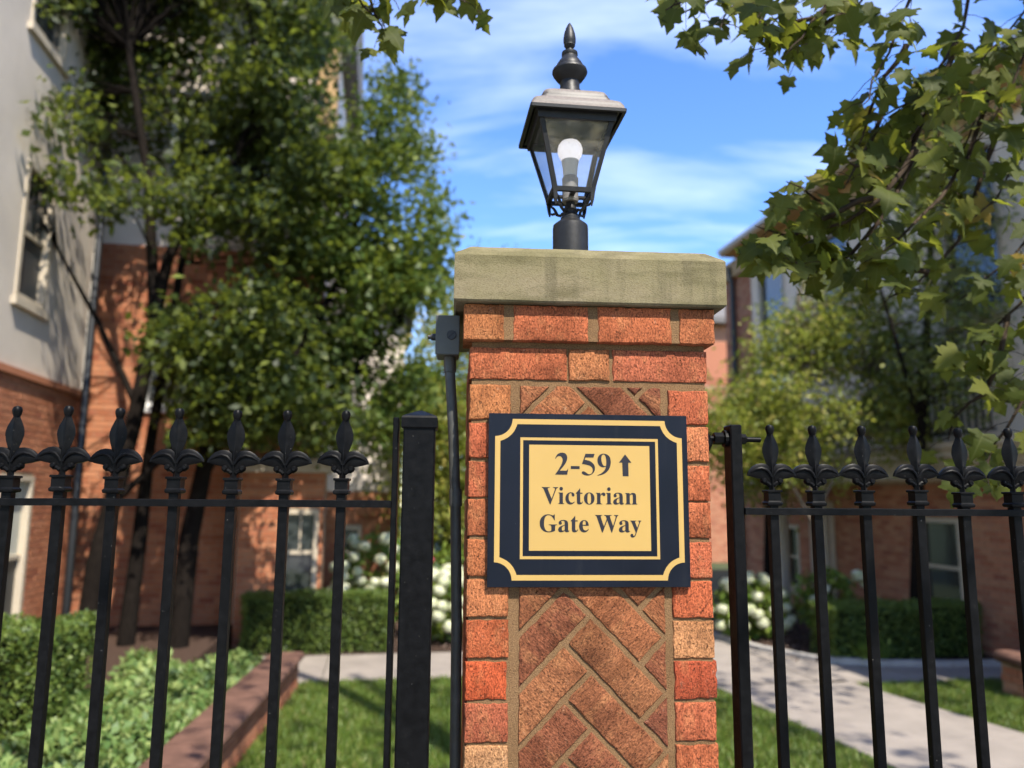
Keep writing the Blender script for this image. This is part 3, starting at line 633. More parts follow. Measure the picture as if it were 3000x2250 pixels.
# ------------------------------------------------------------------ sign
GLYPHS, ADV = [{"V":[[[212,-13],[44,381],[33,403],[22,420],[8,432],[-14,439],[-14,455],[211,455],[211,439],[184,437],[166,432],[156,423],[152,410],[155,397],[161,378],[259,143],[348,377],[353,394],[355,409],[351,423],[342,432],[324,437],[299,439],[299,455],[442,455],[442,439],[423,436],[408,427],[400,418],[391,403],[382,383],[230,-13]]],"i":[[[101,362],[81,366],[65,376],[54,393],[50,412],[54,432],[65,449],[81,460],[101,463],[120,460],[137,449],[147,432],[151,412],[147,393],[136,376],[120,366]],[[18,0],[18,16],[35,19],[45,26],[51,37],[52,56],[52,252],[51,272],[47,285],[37,291],[20,293],[21,310],[148,310],[148,56],[150,38],[154,26],[164,19],[180,16],[180,0]]],"c":[[[156,-10],[131,-8],[108,-1],[87,11],[67,26],[51,45],[38,68],[28,93],[21,120],[19,150],[22,181],[29,210],[40,237],[55,260],[74,280],[96,297],[120,309],[146,317],[175,319],[204,317],[230,310],[250,298],[265,283],[274,265],[277,245],[275,228],[266,215],[253,207],[236,204],[214,209],[201,225],[196,251],[197,261],[197,271],[190,290],[169,297],[144,290],[126,269],[116,235],[112,187],[114,153],[118,123],[126,97],[137,76],[156,55],[178,42],[204,38],[227,42],[250,53],[271,72],[285,60],[258,30],[227,8],[193,-6]]],"t":[[[124,-9],[99,-7],[80,-1],[66,10],[56,26],[50,46],[48,71],[48,279],[20,279],[20,300],[46,324],[68,347],[88,369],[105,389],[118,407],[129,424],[144,424],[144,310],[208,310],[208,279],[144,279],[144,82],[146,64],[149,51],[157,43],[168,40],[183,44],[195,56],[206,75],[222,66],[205,33],[182,9],[155,-5]]],"o":[[[169,-10],[140,-8],[114,-1],[90,11],[69,27],[52,47],[38,70],[27,96],[21,124],[19,154],[21,184],[27,213],[38,239],[52,262],[69,281],[90,297],[114,309],[140,316],[168,318],[196,316],[222,309],[245,298],[266,282],[283,263],[298,240],[308,214],[315,185],[317,154],[315,123],[308,94],[298,69],[284,46],[266,26],[245,11],[222,-1],[197,-8]],[[169,11],[193,18],[209,39],[214,56],[217,81],[219,102],[219,126],[220,154],[219,194],[217,227],[213,253],[208,271],[192,292],[169,299],[144,292],[128,271],[123,253],[120,227],[118,194],[117,154],[117,127],[118,103],[120,82],[123,56],[128,39],[144,18]]],"r":[[[18,0],[18,16],[35,19],[45,26],[51,37],[52,56],[52,252],[51,273],[46,285],[37,291],[20,293],[21,310],[146,310],[146,252],[158,272],[172,288],[187,301],[210,314],[233,318],[258,315],[275,304],[286,287],[289,266],[287,248],[278,234],[265,225],[248,222],[233,224],[222,231],[214,240],[207,250],[199,257],[189,260],[175,255],[162,241],[155,228],[151,211],[149,192],[149,56],[152,37],[159,25],[173,19],[197,16],[197,0]]],"a":[[[255,-10],[226,-5],[208,10],[200,35],[176,16],[151,2],[124,-6],[95,-9],[74,-6],[55,0],[40,11],[29,26],[22,43],[20,63],[25,91],[39,115],[63,136],[88,150],[119,164],[156,177],[199,190],[199,241],[196,266],[187,282],[171,292],[148,296],[115,290],[104,274],[106,268],[113,257],[121,243],[123,231],[120,215],[110,202],[95,194],[77,191],[59,194],[45,203],[36,218],[33,236],[37,259],[49,278],[62,290],[77,300],[95,308],[115,314],[137,317],[162,318],[195,317],[223,312],[246,304],[263,292],[280,271],[290,244],[293,210],[293,62],[293,48],[295,40],[298,36],[304,34],[312,36],[320,42],[329,28],[306,7],[281,-6]],[[151,34],[162,35],[174,41],[187,50],[199,63],[199,169],[164,157],[138,139],[123,114],[118,84],[122,56],[133,39]]],"n":[[[18,0],[18,16],[35,19],[45,26],[51,37],[52,56],[52,253],[51,271],[46,284],[36,291],[19,294],[19,310],[148,310],[148,267],[168,290],[190,306],[215,315],[243,318],[281,312],[309,292],[325,258],[330,212],[330,56],[332,38],[337,26],[347,19],[363,16],[363,0],[202,0],[202,16],[207,16],[228,26],[235,56],[235,217],[234,241],[229,258],[219,268],[203,271],[183,267],[164,255],[148,235],[148,56],[149,38],[154,26],[164,19],[180,16],[180,0]]],"G":[[[268,-10],[233,-8],[200,-3],[170,7],[141,19],[116,36],[93,55],[74,77],[57,103],[44,131],[35,161],[29,194],[28,229],[29,263],[35,295],[44,324],[57,352],[74,377],[93,399],[115,419],[139,435],[166,448],[195,458],[225,464],[257,465],[284,464],[311,459],[340,451],[369,441],[379,437],[388,436],[398,438],[406,443],[412,452],[419,465],[437,465],[437,308],[420,308],[409,334],[397,357],[382,379],[366,397],[348,413],[329,426],[309,436],[288,441],[267,443],[224,435],[189,409],[165,366],[151,305],[146,228],[147,188],[151,151],[158,119],[168,91],[180,67],[199,44],[221,26],[246,16],[275,13],[298,14],[316,19],[328,27],[339,45],[343,71],[343,128],[339,154],[329,170],[317,176],[299,180],[275,182],[275,198],[500,198],[500,182],[473,179],[457,171],[449,155],[446,128],[446,29],[411,15],[375,4],[340,-4],[304,-9]]],"e":[[[154,-10],[129,-8],[106,-1],[85,10],[66,26],[50,45],[37,69],[27,95],[21,125],[19,157],[21,187],[28,215],[38,240],[51,263],[68,282],[87,298],[109,309],[132,316],[157,318],[193,314],[224,301],[249,280],[264,259],[274,234],[281,206],[283,173],[283,166],[117,166],[123,112],[138,73],[164,50],[199,42],[225,47],[248,62],[270,86],[285,73],[264,43],[240,20],[214,3],[185,-7]],[[116,192],[201,192],[201,215],[201,241],[198,261],[193,277],[181,292],[161,297],[141,291],[127,274],[119,244],[116,203]]],"W":[[[171,-11],[32,393],[24,413],[15,427],[3,435],[-15,439],[-15,455],[181,455],[181,439],[162,437],[150,432],[143,423],[140,410],[142,394],[148,373],[223,153],[301,353],[286,399],[278,418],[267,429],[252,435],[229,439],[229,455],[439,455],[439,439],[413,436],[398,427],[393,412],[394,401],[399,386],[474,166],[541,369],[547,391],[549,406],[546,421],[538,430],[524,436],[503,439],[503,455],[624,455],[624,439],[607,433],[594,421],[584,404],[575,379],[446,-11],[428,-11],[316,309],[190,-11]]],"y":[[[52,-140],[29,-137],[10,-125],[-3,-107],[-7,-84],[-4,-67],[5,-53],[18,-43],[36,-40],[51,-42],[64,-49],[72,-61],[75,-76],[74,-81],[74,-87],[77,-96],[86,-99],[99,-92],[114,-74],[122,-60],[129,-44],[135,-26],[140,-5],[36,251],[30,264],[25,275],[15,287],[8,292],[-3,293],[-5,293],[-5,310],[162,310],[162,293],[146,292],[136,289],[130,284],[128,275],[130,267],[133,257],[185,119],[230,241],[236,260],[238,274],[236,284],[229,289],[219,292],[203,293],[203,310],[300,310],[300,293],[287,290],[277,281],[268,265],[259,242],[162,-24],[151,-53],[140,-77],[129,-96],[113,-117],[95,-131],[76,-138]]]},{"Victorian":[0,428,626,919,1148,1484,1772,1970,2314],"Gate Way":[0,508,852,1080,1381,1555,2167,2510]}]
sg = Thing('address_sign', 'navy and gold address sign reading 2-59 Victorian Gate Way on pillar', 'sign', 'P', (-0.0053, -0.003, 1.923))
SX, SZ = -0.0053, 2.0983; SW, SH = 0.2077, 0.1752
def sgx(x): return SX + (x-913)*0.000234
def sgz(y): return SZ + (839-y)*0.00023
b = MB(); b.box(SX-SW, SX+SW, -0.0115, -0.0035, SZ-SH, SZ+SH, 0.0006); sg.part('board', b, 'navy')
def notch(x0, x1, z0, z1, r, k=8, c=None):
    """rectangle with concave quarter-round corners centred on the corners of c"""
    c = c or (x0, x1, z0, z1); out = []
    for cx, cz, ex, ez, a0, a1 in ((c[0], c[2], x0, z0, 90, 0), (c[1], c[2], x1, z0, 180, 90), (c[1], c[3], x1, z1, 270, 180), (c[0], c[3], x0, z1, 360, 270)):
        for i in range(k+1):
            a = R(a0+(a1-a0)*i/k); px, pz = cx+r*math.cos(a), cz+r*math.sin(a)
            px = min(max(px, x0), x1); pz = min(max(pz, z0), z1); out.append((px, pz))
    return out
ox0, ox1, oz0, oz1 = SX-SW+0.0135, SX+SW-0.0115, SZ-SH+0.0135, SZ+SH-0.0115; st = 0.0107
c0 = (ox0, ox1, oz0, oz1)
b = MB(); b.ring(notch(*c0, 0.0358), notch(ox0+st, ox1-st, oz0+st, oz1-st, 0.0358+st, c=c0), -0.01185, -0.0110); sg.part('outer_border', b, 'gold')
ix0, ix1, iz0, iz1 = SX-SW+0.0655, SX+SW-0.0625, SZ-SH+0.0555, SZ+SH-0.0495; s2 = 0.0056
b = MB(); b.ring(rect(ix0, ix1, iz0, iz1), rect(ix0+s2, ix1-s2, iz0+s2, iz1-s2), -0.01185, -0.0110); sg.part('inner_border', b, 'gold')
b = MB(); b.box(ix0+0.0183, ix1-0.0183, -0.01190, -0.0110, iz0+0.0167, iz1-0.0148); gp = sg.part('gold_panel', b, 'gold')
def glyph_part(name, polys):
    cu = bpy.data.curves.new(name, 'CURVE'); cu.dimensions = '2D'; cu.fill_mode = 'BOTH'; cu.extrude = 0.00015
    for P in polys:
        sp = cu.splines.new('POLY'); sp.points.add(len(P)-1); sp.use_cyclic_u = True
        for i, (x, z) in enumerate(P): sp.points[i].co = (x, z, 0, 1)
    tmp = bpy.data.objects.new('tmp', cu); COL.objects.link(tmp); bpy.context.view_layer.update()
    me = bpy.data.meshes.new_from_object(tmp.evaluated_get(bpy.context.evaluated_depsgraph_get())); bpy.data.objects.remove(tmp)
    me.name = name; me.transform(Matrix.Translation((0, -0.01215, 0)) @ Matrix.Rotation(R(90), 4, 'X'))
    me.materials.clear(); me.materials.append(M['ink']); return sg.part(name, me, None)
for txt, xl, xr, yb, ch in (('Victorian', 495, 1340, 880, 148), ('Gate Way', 477, 1372, 1124, 150)):
    ad = ADV[txt]; last = GLYPHS[txt[-1]]; end = ad[-1] + max(p[0] for P in last for p in P)
    beg = min(p[0] for P in GLYPHS[txt[0]] for p in P); sc = (xr-xl)/(end-beg); caph = max(p[1] for P in GLYPHS['V' if txt[0] == 'V' else 'W'] for p in P)
    sz_ = ch/caph
    for chx, a in zip(txt, ad):
        if chx == ' ': continue
        glyph_part('letter', [[(sgx(xl+(a+x-beg)*sc), sgz(yb-z*sz_)) for x, z in P] for P in GLYPHS[chx]])
def zx(x): return sgx((180+x/6.143)*3.016)
def zz(y): return sgz((130+y/6.143)*3.016)
def smoothed(P, corners=()):
    out = []; n = len(P)
    for i in range(n):
        p0, p1, p2, p3 = (Vector(P[(i+k-1) % n]) for k in range(4))
        if i in corners or (i+1) % n in corners:
            out.append(P[i]); 
            if not (i in corners and (i+1) % n in corners):
                out.append(tuple((p1+p2)/2))
            continue
        for t in (0, 0.5):
            q = 0.5*((2*p1)+(-p0+p2)*t+(2*p0-5*p1+4*p2-p3)*t*t+(-p0+3*p1-3*p2+p3)*t**3); out.append((q.x, q.y))
    return out
D2 = [(138,466),(358,466),(378,358),(368,358),(362,375),(350,390),(325,394),(222,394),(262,348),(305,295),(340,240),(358,190),(361,150),(352,115),(333,88),(305,72),(262,66),(225,72),(190,92),(165,122),(147,160),(140,176),(150,180),(165,158),(185,138),(212,130),(240,134),(262,152),(275,180),(277,210),(268,248),(248,295),(218,350),(180,408)]
D5 = [(690,82),(858,82),(835,150),(690,150),(675,192),(715,198),(770,215),(818,248),(850,290),(861,335),(858,375),(843,412),(815,445),(775,468),(735,477),(700,476),(655,464),(630,446),(622,428),(628,410),(648,402),(675,408),(700,425),(730,447),(755,455),(785,448),(808,425),(820,390),(817,355),(800,325),(765,300),(710,283),(650,272),(624,272)]
D9 = [(905,478),(960,468),(1020,448),(1075,410),(1115,360),(1140,300),(1150,240),(1146,185),(1132,140),(1105,105),(1065,84),(1020,77),(975,86),(940,110),(915,150),(906,200),(912,245),(930,285),(960,312),(1000,326),(1035,322),(1060,314),(1050,350),(1025,390),(985,428),(940,455),(905,470)]
D9h = [(1018,92),(1042,105),(1058,140),(1066,190),(1068,240),(1062,295),(1045,303),(1020,298),(1000,270),(985,225),(978,175),(982,130),(998,100)]
cvt = lambda P: [(zx(x), zz(y)) for x, y in P]
glyph_part('numeral', [cvt(smoothed(D2, (0, 1, 2, 3, 7, 21, 22)))]); glyph_part('hyphen', [cvt([(424,308),(583,308),(583,362),(424,362)])])
glyph_part('numeral', [cvt(smoothed(D5, (0, 1, 2, 3, 4, 32, 33)))]); glyph_part('numeral', [cvt(smoothed(D9, (0, 21, 26))), cvt(smoothed(D9h))])
glyph_part('arrow', [cvt([(1412,85),(1527,238),(1468,238),(1472,484),(1364,484),(1358,238),(1298,238)])])

# ------------------------------------------------------------------ conduit and junction box
cd = Thing('electrical_conduit', 'grey metal conduit with junction box on left side of brick pillar', 'conduit', 'P', (-0.27, 0.09, 0))
b = MB(); b.box(-0.3265, -0.2775, 0.056, 0.135, 2.408, 2.492, 0.003); bx = cd.part('junction_box', b, 'greybox', smooth=30)
b = MB(); b.box(-0.328, -0.276, 0.050, 0.0545, 2.406, 2.493, 0.0015); cv = cd.part('box_cover', b, 'greybox', smooth=30)
b = MB(); b.lathe([(0.0105, 0), (0.0105, 0.002), (0.0095, 0.0032)], 16); me = b.mesh('cover_screw', 30); me.transform(Matrix.Rotation(R(90), 4, 'X'))
so = bpy.data.objects.new('cover_screw', me); COL.objects.link(so); me.materials.append(M['screw']); so.parent = bx; so.location = (-0.2935, 0.0505, 2.449)
b = MB(); b.box(-0.011, 0.011, -0.0040, -0.0030, -0.0009, 0.0009); me = b.mesh('screw_slot'); me.transform(Matrix.Rotation(R(-42), 4, 'Y')); me.materials.append(M['navy'])
s3 = bpy.data.objects.new('screw_slot', me); COL.objects.link(s3); s3.parent = bx; s3.location = (-0.2935, 0.0507, 2.449)
b = MB(); b.tube([(-0.326, 0.09, 2.452), (-0.338, 0.09, 2.452), (-0.340, 0.09, 2.452), (-0.346, 0.09, 2.452)], [0.008, 0.008, 0.005, 0.005], 10); cd.part('cable_gland', b, 'screw', smooth=40)
cpth = [(-0.2965, 0.092, 2.41), (-0.2965, 0.092, 2.385), (-0.2925, 0.090, 2.33), (-0.2860, 0.088, 2.24), (-0.2790, 0.086, 2.10), (-0.2720, 0.085, 1.85), (-0.2695, 0.085, 1.5), (-0.2690, 0.085, 0.0)]
b = MB(); b.tube(cpth, 0.0113, 16); cd.part('pipe', b, 'conduit', smooth=50)
for z, x in ((2.392, -0.2965), (2.10, -0.2790)):
    b = MB(); b.tube([(x, 0.092 if z > 2.3 else 0.086, z+0.018), (x+0.0008, 0.092 if z > 2.3 else 0.086, z-0.018)], 0.0136, 16); cd.part('coupling', b, 'conduit', smooth=50)

# ------------------------------------------------------------------ iron fence and gate
def finial_mesh():
    b = MB()
    sec = [(0.000, 0.0068, 0.0068), (0.014, 0.0066, 0.0066), (0.024, 0.0080, 0.0075), (0.036, 0.0085, 0.0080), (0.048, 0.0090, 0.0075), (0.058, 0.0115, 0.0068), (0.070, 0.0155, 0.0062), (0.082, 0.0182, 0.0058), (0.090, 0.0180, 0.0058), (0.100, 0.0155, 0.0056), (0.110, 0.0110, 0.0056), (0.118, 0.0072, 0.0058), (0.1215, 0.0066, 0.0062)]
    vs = []; fs = []
    for z, hx, hy in sec:
        # eight-point section with a raised middle ridge
        vs += [(hx, 0, z), (hx*0.32, hy*0.62, z), (hx*0.10, hy*1.05, z), (-hx*0.10, hy*1.05, z), (-hx*0.32, hy*0.62, z), (-hx, 0, z), (-hx*0.32, -hy*0.62, z), (-hx*0.10, -hy*1.05, z), (hx*0.10, -hy*1.05, z), (hx*0.32, -hy*0.62, z)]
    for r in range(len(sec)-1):
        for i in range(10): fs.append((r*10+i, r*10+(i+1) % 10, (r+1)*10+(i+1) % 10, (r+1)*10+i))
    fs.append(tuple(range(9, -1, -1))); fs.append(tuple(range((len(sec)-1)*10, len(sec)*10))); b.add(vs, fs)
    b.lathe([(0.0064, 0.120), (0.0080, 0.1245), (0.0094, 0.1305), (0.0092, 0.1350), (0.0068, 0.1395), (0.001, 0.1415)], 14)
    for s in (-1, 1):
        P = [(0.002, 0.014), (0.011, 0.0185), (0.020, 0.0225), (0.030, 0.0245), (0.040, 0.0265), (0.0475, 0.029), (0.0535, 0.0300), (0.0520, 0.0360), (0.0475, 0.0430), (0.0400, 0.0505), (0.0310, 0.0553), (0.0220, 0.0570), (0.0130, 0.0560), (0.0050, 0.0500), (0.002, 0.0350)]
        P = [(s*x, z) for x, z in P]
        if s < 0: P = P[::-1]
        c = (s*0.024, 0.040); n = len(P)
        # a shallow dished plate, thick at the rim
        vs = [(x, -0.0032, z) for x, z in P] + [(c[0]+(x-c[0])*0.8, -0.0052, c[1]+(z-c[1])*0.8) for x, z in P] + [(x, 0.0032, z) for x, z in P] + [(c[0]+(x-c[0])*0.8, 0.0052, c[1]+(z-c[1])*0.8) for x, z in P]
        fs = []
        for i in range(n):
            j = (i+1) % n; fs += [(i, j, n+j, n+i), (2*n+i, 3*n+i, 3*n+j, 2*n+j), (i, 2*n+i, 2*n+j, j)]
        fs += [tuple(range(n, 2*n)), tuple(range(4*n-1, 3*n-1, -1))]; b.add(vs, fs)
        for sy in (-1, 1):
            b.tube([(s*0.002, sy*0.006, 0.027), (s*0.006, sy*0.0068, 0.036), (s*0.013, sy*0.0062, 0.0430), (s*0.024, sy*0.0056, 0.0462), (s*0.036, sy*0.0048, 0.0435), (s*0.046, sy*0.0035, 0.0370), (s*0.0525, sy*0.001, 0.0310)], [0.0026, 0.0034, 0.0038, 0.0040, 0.0036, 0.0028, 0.0012], 8)
        # curled scroll under the leaf
        b.tube([(s*0.004, 0, 0.010), (s*0.008, 0, 0.014), (s*0.013, 0, 0.0165), (s*0.0175, 0, 0.0170)], [0.0055, 0.0055, 0.0062, 0.0068], 8)
        vs = []; fs = []; c = (s*0.0172, 0.0195); k = 10
        for i in range(1, 6):
            t = math.pi*i/6
            for j in range(k): vs.append((c[0]+0.0078*math.sin(t)*math.cos(2*math.pi*j/k), -0.0095*math.cos(t), c[1]+0.0078*math.sin(t)*math.sin(2*math.pi*j/k)))
        for i in range(4):
            for j in range(k): fs.append((i*k+j, i*k+(j+1) % k, (i+1)*k+(j+1) % k, (i+1)*k+j))
        fs += [tuple(range(k-1, -1, -1)), tuple(range(4*k, 5*k))]; b.add(vs, fs)
    me = b.mesh('finial', 40); me.materials.append(M['iron']); return me
def collar_mesh():
    b = MB(); b.lathe([(0.0100, -0.0330), (0.0148, -0.0318), (0.0160, -0.0290), (0.0160, -0.0255), (0.0140, -0.0235), (0.0134, -0.0220), (0.0134, -0.0045), (0.0160, -0.0035), (0.0162, 0.0), (0.0150, 0.0010), (0.0070, 0.0012)], square=True)
    me = b.mesh('collar', 20); me.materials.append(M['iron']); return me
FIN = [finial_mesh(), None]; COLL = collar_mesh()
FY = 0.040
def picket_run(thing, xs, ztop, zrail, zbot=0.10, bw=0.0095):
    b = MB(); b.box(-bw, bw, -bw, bw, zbot, ztop-0.030, 0.0012); me = b.mesh('picket', 25); me.materials.append(M['iron'])
    for x in xs:
        j = random.uniform(-0.0025, 0.0025)
        pk = thing.piece('picket', me, None, (x, FY, 0), (0, random.uniform(-0.002, 0.002), 0))
        for nm, mm, dz in (('collar', COLL, 0.0), ('finial', FIN[0], 0.0012)):
            q = bpy.data.objects.new(nm, mm); COL.objects.link(q); q.parent = pk; q.location = (0, 0, ztop+dz+j)
            if nm == 'finial': q.rotation_euler = (random.uniform(-0.02, 0.02), random.uniform(-0.025, 0.025), random.uniform(-0.10, 0.10))
def rail(thing, x0, x1, z0, z1):
    b = MB(); nseg = 24; vs = []; fs = []
    for i in range(nseg+1):
        x = x0+(x1-x0)*i/nseg; dz = 0.0008*noise.noise(Vector((x*9, z0*3, 1)))
        vs += [(x, FY-0.0165, z0+dz), (x, FY+0.0165, z0+dz), (x, FY+0.0165, z1+dz-0.001), (x, FY+0.0155, z1+dz), (x, FY-0.0155, z1+dz), (x, FY-0.0165, z1+dz-0.001)]
    for i in range(nseg):
        for k in range(6): fs.append((i*6+k, i*6+(k+1) % 6, (i+1)*6+(k+1) % 6, (i+1)*6+k))
    fs += [tuple(range(5, -1, -1)), tuple(range(nseg*6, nseg*6+6))]; b.add(vs, fs); thing.part('rail', b, 'iron', smooth=30)
lf = Thing('iron_fence_panel', 'black iron fence panel with fleur-de-lis pickets left of the square post', 'fence', 'P', (-0.9, FY, 0))
picket_run(lf, [-1.510, -1.398, -1.288, -1.178, -1.075, -0.9675, -0.8506, -0.7381, -0.6327, -0.5159], 2.1371, 2.086)
rail(lf, -1.62, -0.4115, 2.0788, 2.0932); rail(lf, -1.62, -0.4115, 0.16, 0.175)
b = MB(); b.box(-0.4112, -0.3992, FY-0.016, FY+0.016, 0.06, 2.2655, 0.0015); lf.part('stile', b, 'iron', smooth=30)
ps = Thing('fence_post', 'thick square black iron post with low pyramid cap beside pillar', 'post', 'P', (-0.357, FY, 0))
b = MB(); b.box(-0.3885, -0.3235, FY-0.0325, FY+0.0325, 0, 2.25, 0.003); ps.part('shaft', b, 'iron', smooth=30)
b = MB(); b.lathe([(0.0355, 2.242), (0.0370, 2.2445), (0.0370, 2.2635), (0.0345, 2.2680), (0.004, 2.2815)], c=(-0.3560, FY), square=True); ps.part('post_cap', b, 'iron', smooth=25)
gt = Thing('iron_gate', 'black iron gate with fleur-de-lis pickets bolted to right side of pillar', 'gate', 'P', (0.7, FY, 0))
picket_run(gt, [0.4057, 0.5028, 0.6079, 0.7255, 0.8306, 0.9505, 1.052, 1.160], 2.1205, 2.076)
rail(gt, 0.336, 1.25, 2.0685, 2.0830); rail(gt, 0.336, 1.25, 0.16, 0.175)
b = MB(); b.box(0.3105, 0.3358, FY-0.012, FY+0.034, 0.05, 2.261, 0.0025); gt.part('stile', b, 'iron', smooth=30)
hg = MB()
hg.tube([(0.252, FY+0.012, 2.2325), (0.385, FY+0.012, 2.2300)], 0.0058, 10)
hinge = gt.part('hinge_bolt', hg, 'iron', smooth=40)
b = MB(); b.tube([(0.281, FY+0.012, 2.232), (0.302, FY+0.012, 2.232)], 0.0135, 6); gt.part('nut', b, 'iron', parent=hinge, smooth=25)
b = MB(); b.tube([(0.3025, FY+0.012, 2.232), (0.3100, FY+0.012, 2.232)], 0.0185, 14); gt.part('washer', b, 'iron', parent=hinge, smooth=25)
b = MB(); b.tube([(0.336, FY+0.012, 2.2312), (0.352, FY+0.012, 2.2310)], 0.0115, 6); gt.part('nut', b, 'iron', parent=hinge, smooth=25)
b = MB(); b.tube([(0.258, FY+0.012, 2.250), (0.262, FY+0.012, 2.236), (0.268, FY+0.012, 2.222), (0.262, FY+0.012, 2.208), (0.256, FY+0.012, 2.196)], [0.007, 0.0105, 0.0115, 0.0095, 0.006], 10); gt.part('hinge_eye', b, 'iron', parent=hinge, smooth=40)

# ------------------------------------------------------------------ houses
def wmap(axis, p, s=1):
    return (lambda a, o, z: (a, p-o, z)) if axis == 'u' else (lambda a, o, z: (p+s*o, a, z))
def wbox(mb, mp, a0, a1, o0, o1, z0, z1, b=0.0):
    A, B = mp(a0, o0, z0), mp(a1, o1, z1); l = [min(x, y) for x, y in zip(A, B)]; h = [max(x, y) for x, y in zip(A, B)]
    mb.box(l[0], h[0], l[1], h[1], l[2], h[2], b)
def decompose(a0, a1, z0, z1, holes):
    xs = sorted({a0, a1, *[min(max(h[0], a0), a1) for h in holes], *[min(max(h[1], a0), a1) for h in holes]})
    zs = sorted({z0, z1, *[min(max(h[2], z0), z1) for h in holes], *[min(max(h[3], z0), z1) for h in holes]})
    for xa, xb in zip(xs[:-1], xs[1:]):
        for za, zb in zip(zs[:-1], zs[1:]):
            cx, cz = (xa+xb)/2, (za+zb)/2
            if not any(h[0] < cx < h[1] and h[2] < cz < h[3] for h in holes): yield xa, xb, za, zb
def plain_wall(T, name, mp, a0, a1, z0, z1, holes, mat, thick=0.22, off=0.0):
    b = MB()
    for xa, xb, za, zb in decompose(a0, a1, z0, z1, holes): wbox(b, mp, xa, xb, off-thick, off, za, zb)
    return T.part(name, b, mat)
UNIT = {}
def brick_wall(T, mp, a0, a1, z0, z1, holes, mat, focus, name='brick_wall', limit=300, backing='mortar_far'):
    wall = plain_wall(T, name, mp, a0, a1, z0, z1, holes, backing)
    if mat not in UNIT:
        b = MB(); b.box(-.5, .5, -.5, .5, -.5, .5); UNIT[mat] = b.mesh('brick'); UNIT[mat].materials.append(M[mat])
    rest = MB(); cand = []; zc = z0 + 0.005; row = 0
    while zc + 0.07 <= z1:
        a = a0 - (0.106 if row % 2 else 0.0)
        while a < a1:
            segs = [(max(a, a0), min(a+0.203, a1))]
            for h in holes:
                if h[2] < zc+0.071 and h[3] > zc:
                    ns = []
                    for s, e in segs:
                        if h[1] <= s or h[0] >= e: ns.append((s, e)); continue
                        if h[0]-s > 0.03: ns.append((s, h[0]))
                        if e-h[1] > 0.03: ns.append((h[1], e))
                    segs = ns
            cand += [(s, e, zc) for s, e in segs if e-s > 0.03]
            a += 0.213
        zc += 0.0813; row += 1
    fx = (focus[0]+focus[1])/2; fz = (focus[2]+focus[3])/2
    cand.sort(key=lambda c: max(abs((c[0]+c[1])/2-fx)/(focus[1]-focus[0]), abs(c[2]-fz)/(focus[3]-focus[2])))
    for i, (s, e, z) in enumerate(cand):
        pr = random.uniform(0.006, 0.011)
        if i < limit:
            A, B = Vector(mp(s, -0.03, z)), Vector(mp(e, pr, z+0.071)); d = B-A
            T.piece('brick', UNIT[mat], None, (A+B)/2, parent=wall, scale=(abs(d.x), abs(d.y), abs(d.z)))
        else: wbox(rest, mp, s, e, -0.03, pr, z, z+0.071)
    if rest.V: T.part('brick_field', rest, mat, parent=wall, kind='stuff', fix=False)
    return wall
def window(T, mp, a0, a1, z0, z1, frame='trim', lower=None, upper=None, bars=1, sill=True):
    w = 0.065; b = MB()
    for s in ((a0, a0+w, z0, z1), (a1-w, a1, z0, z1), (a0+w, a1-w, z1-w, z1), (a0+w, a1-w, z0, z0+w)): wbox(b, mp, s[0], s[1], -0.12, 0.02, s[2], s[3])
    zm = (z0+z1)/2; wbox(b, mp, a0+w, a1-w, -0.10, -0.03, zm-0.025, zm+0.025)
    for k in range(bars):
        x = a0+w+(a1-a0-2*w)*(k+1)/(bars+1); wbox(b, mp, x-0.012, x+0.012, -0.085, -0.045, zm+0.025, z1-w)
    if sill: wbox(b, mp, a0-0.06, a1+0.06, -0.02, 0.06, z0-0.09, z0-0.004)
    f = T.part('window', b, frame)
    for (za, zb), m in (((zm+0.025, z1-w), upper), ((z0+w, zm-0.025), lower)):
        b = MB(); wbox(b, mp, a0+w, a1-w, -0.08, -0.065, za, zb); T.part('pane', b, m or 'wglass', parent=f)
    b = MB(); wbox(b, mp, a0, a1, -0.35, -0.30, z0, z1); T.part('room_shade', b, 'darkpanel', parent=f)  # dark sheet painted as the unlit room behind the panes

# left house: brick ground floor, stucco above, wall running away from the fence
A = Thing('town_house', 'left house with grey stucco over brick and narrow windows', 'house', 'C', (-4.1, 8, 0))
mA = wmap('v', -4.1, 1)
hA = [(9.24, 10.06, 0.45, 2.32)]; hA2 = [(9.12, 9.9, 4.28, 5.9), (8.85, 9.82, 7.4, 9.2)]
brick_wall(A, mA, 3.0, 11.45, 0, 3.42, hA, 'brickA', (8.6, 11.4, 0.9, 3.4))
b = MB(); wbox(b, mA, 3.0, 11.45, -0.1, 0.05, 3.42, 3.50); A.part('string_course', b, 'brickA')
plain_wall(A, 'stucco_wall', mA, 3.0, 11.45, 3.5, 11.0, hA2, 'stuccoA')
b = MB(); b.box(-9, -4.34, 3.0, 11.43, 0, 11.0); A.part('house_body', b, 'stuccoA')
b = MB(); wbox(b, mA, 11.28, 11.47, -0.2, 0.03, 3.55, 11.0); A.part('corner_trim', b, 'whitetrim')
window(A, mA, *hA[0], frame='trim', lower='darkpanel', upper='blind', bars=0); window(A, mA, *hA2[0], frame='trim', lower='darkpanel', bars=0); window(A, mA, *hA2[1], frame='trim', bars=0)
b = MB(); b.tube([(-3.98, 11.1, 0.1), (-3.98, 11.1, 2.95), (-4.0, 11.16, 3.2), (-4.0, 11.16, 11)], [0.055, 0.055, 0.05, 0.05], 8); A.part('downspout', b, 'pipe', smooth=40)
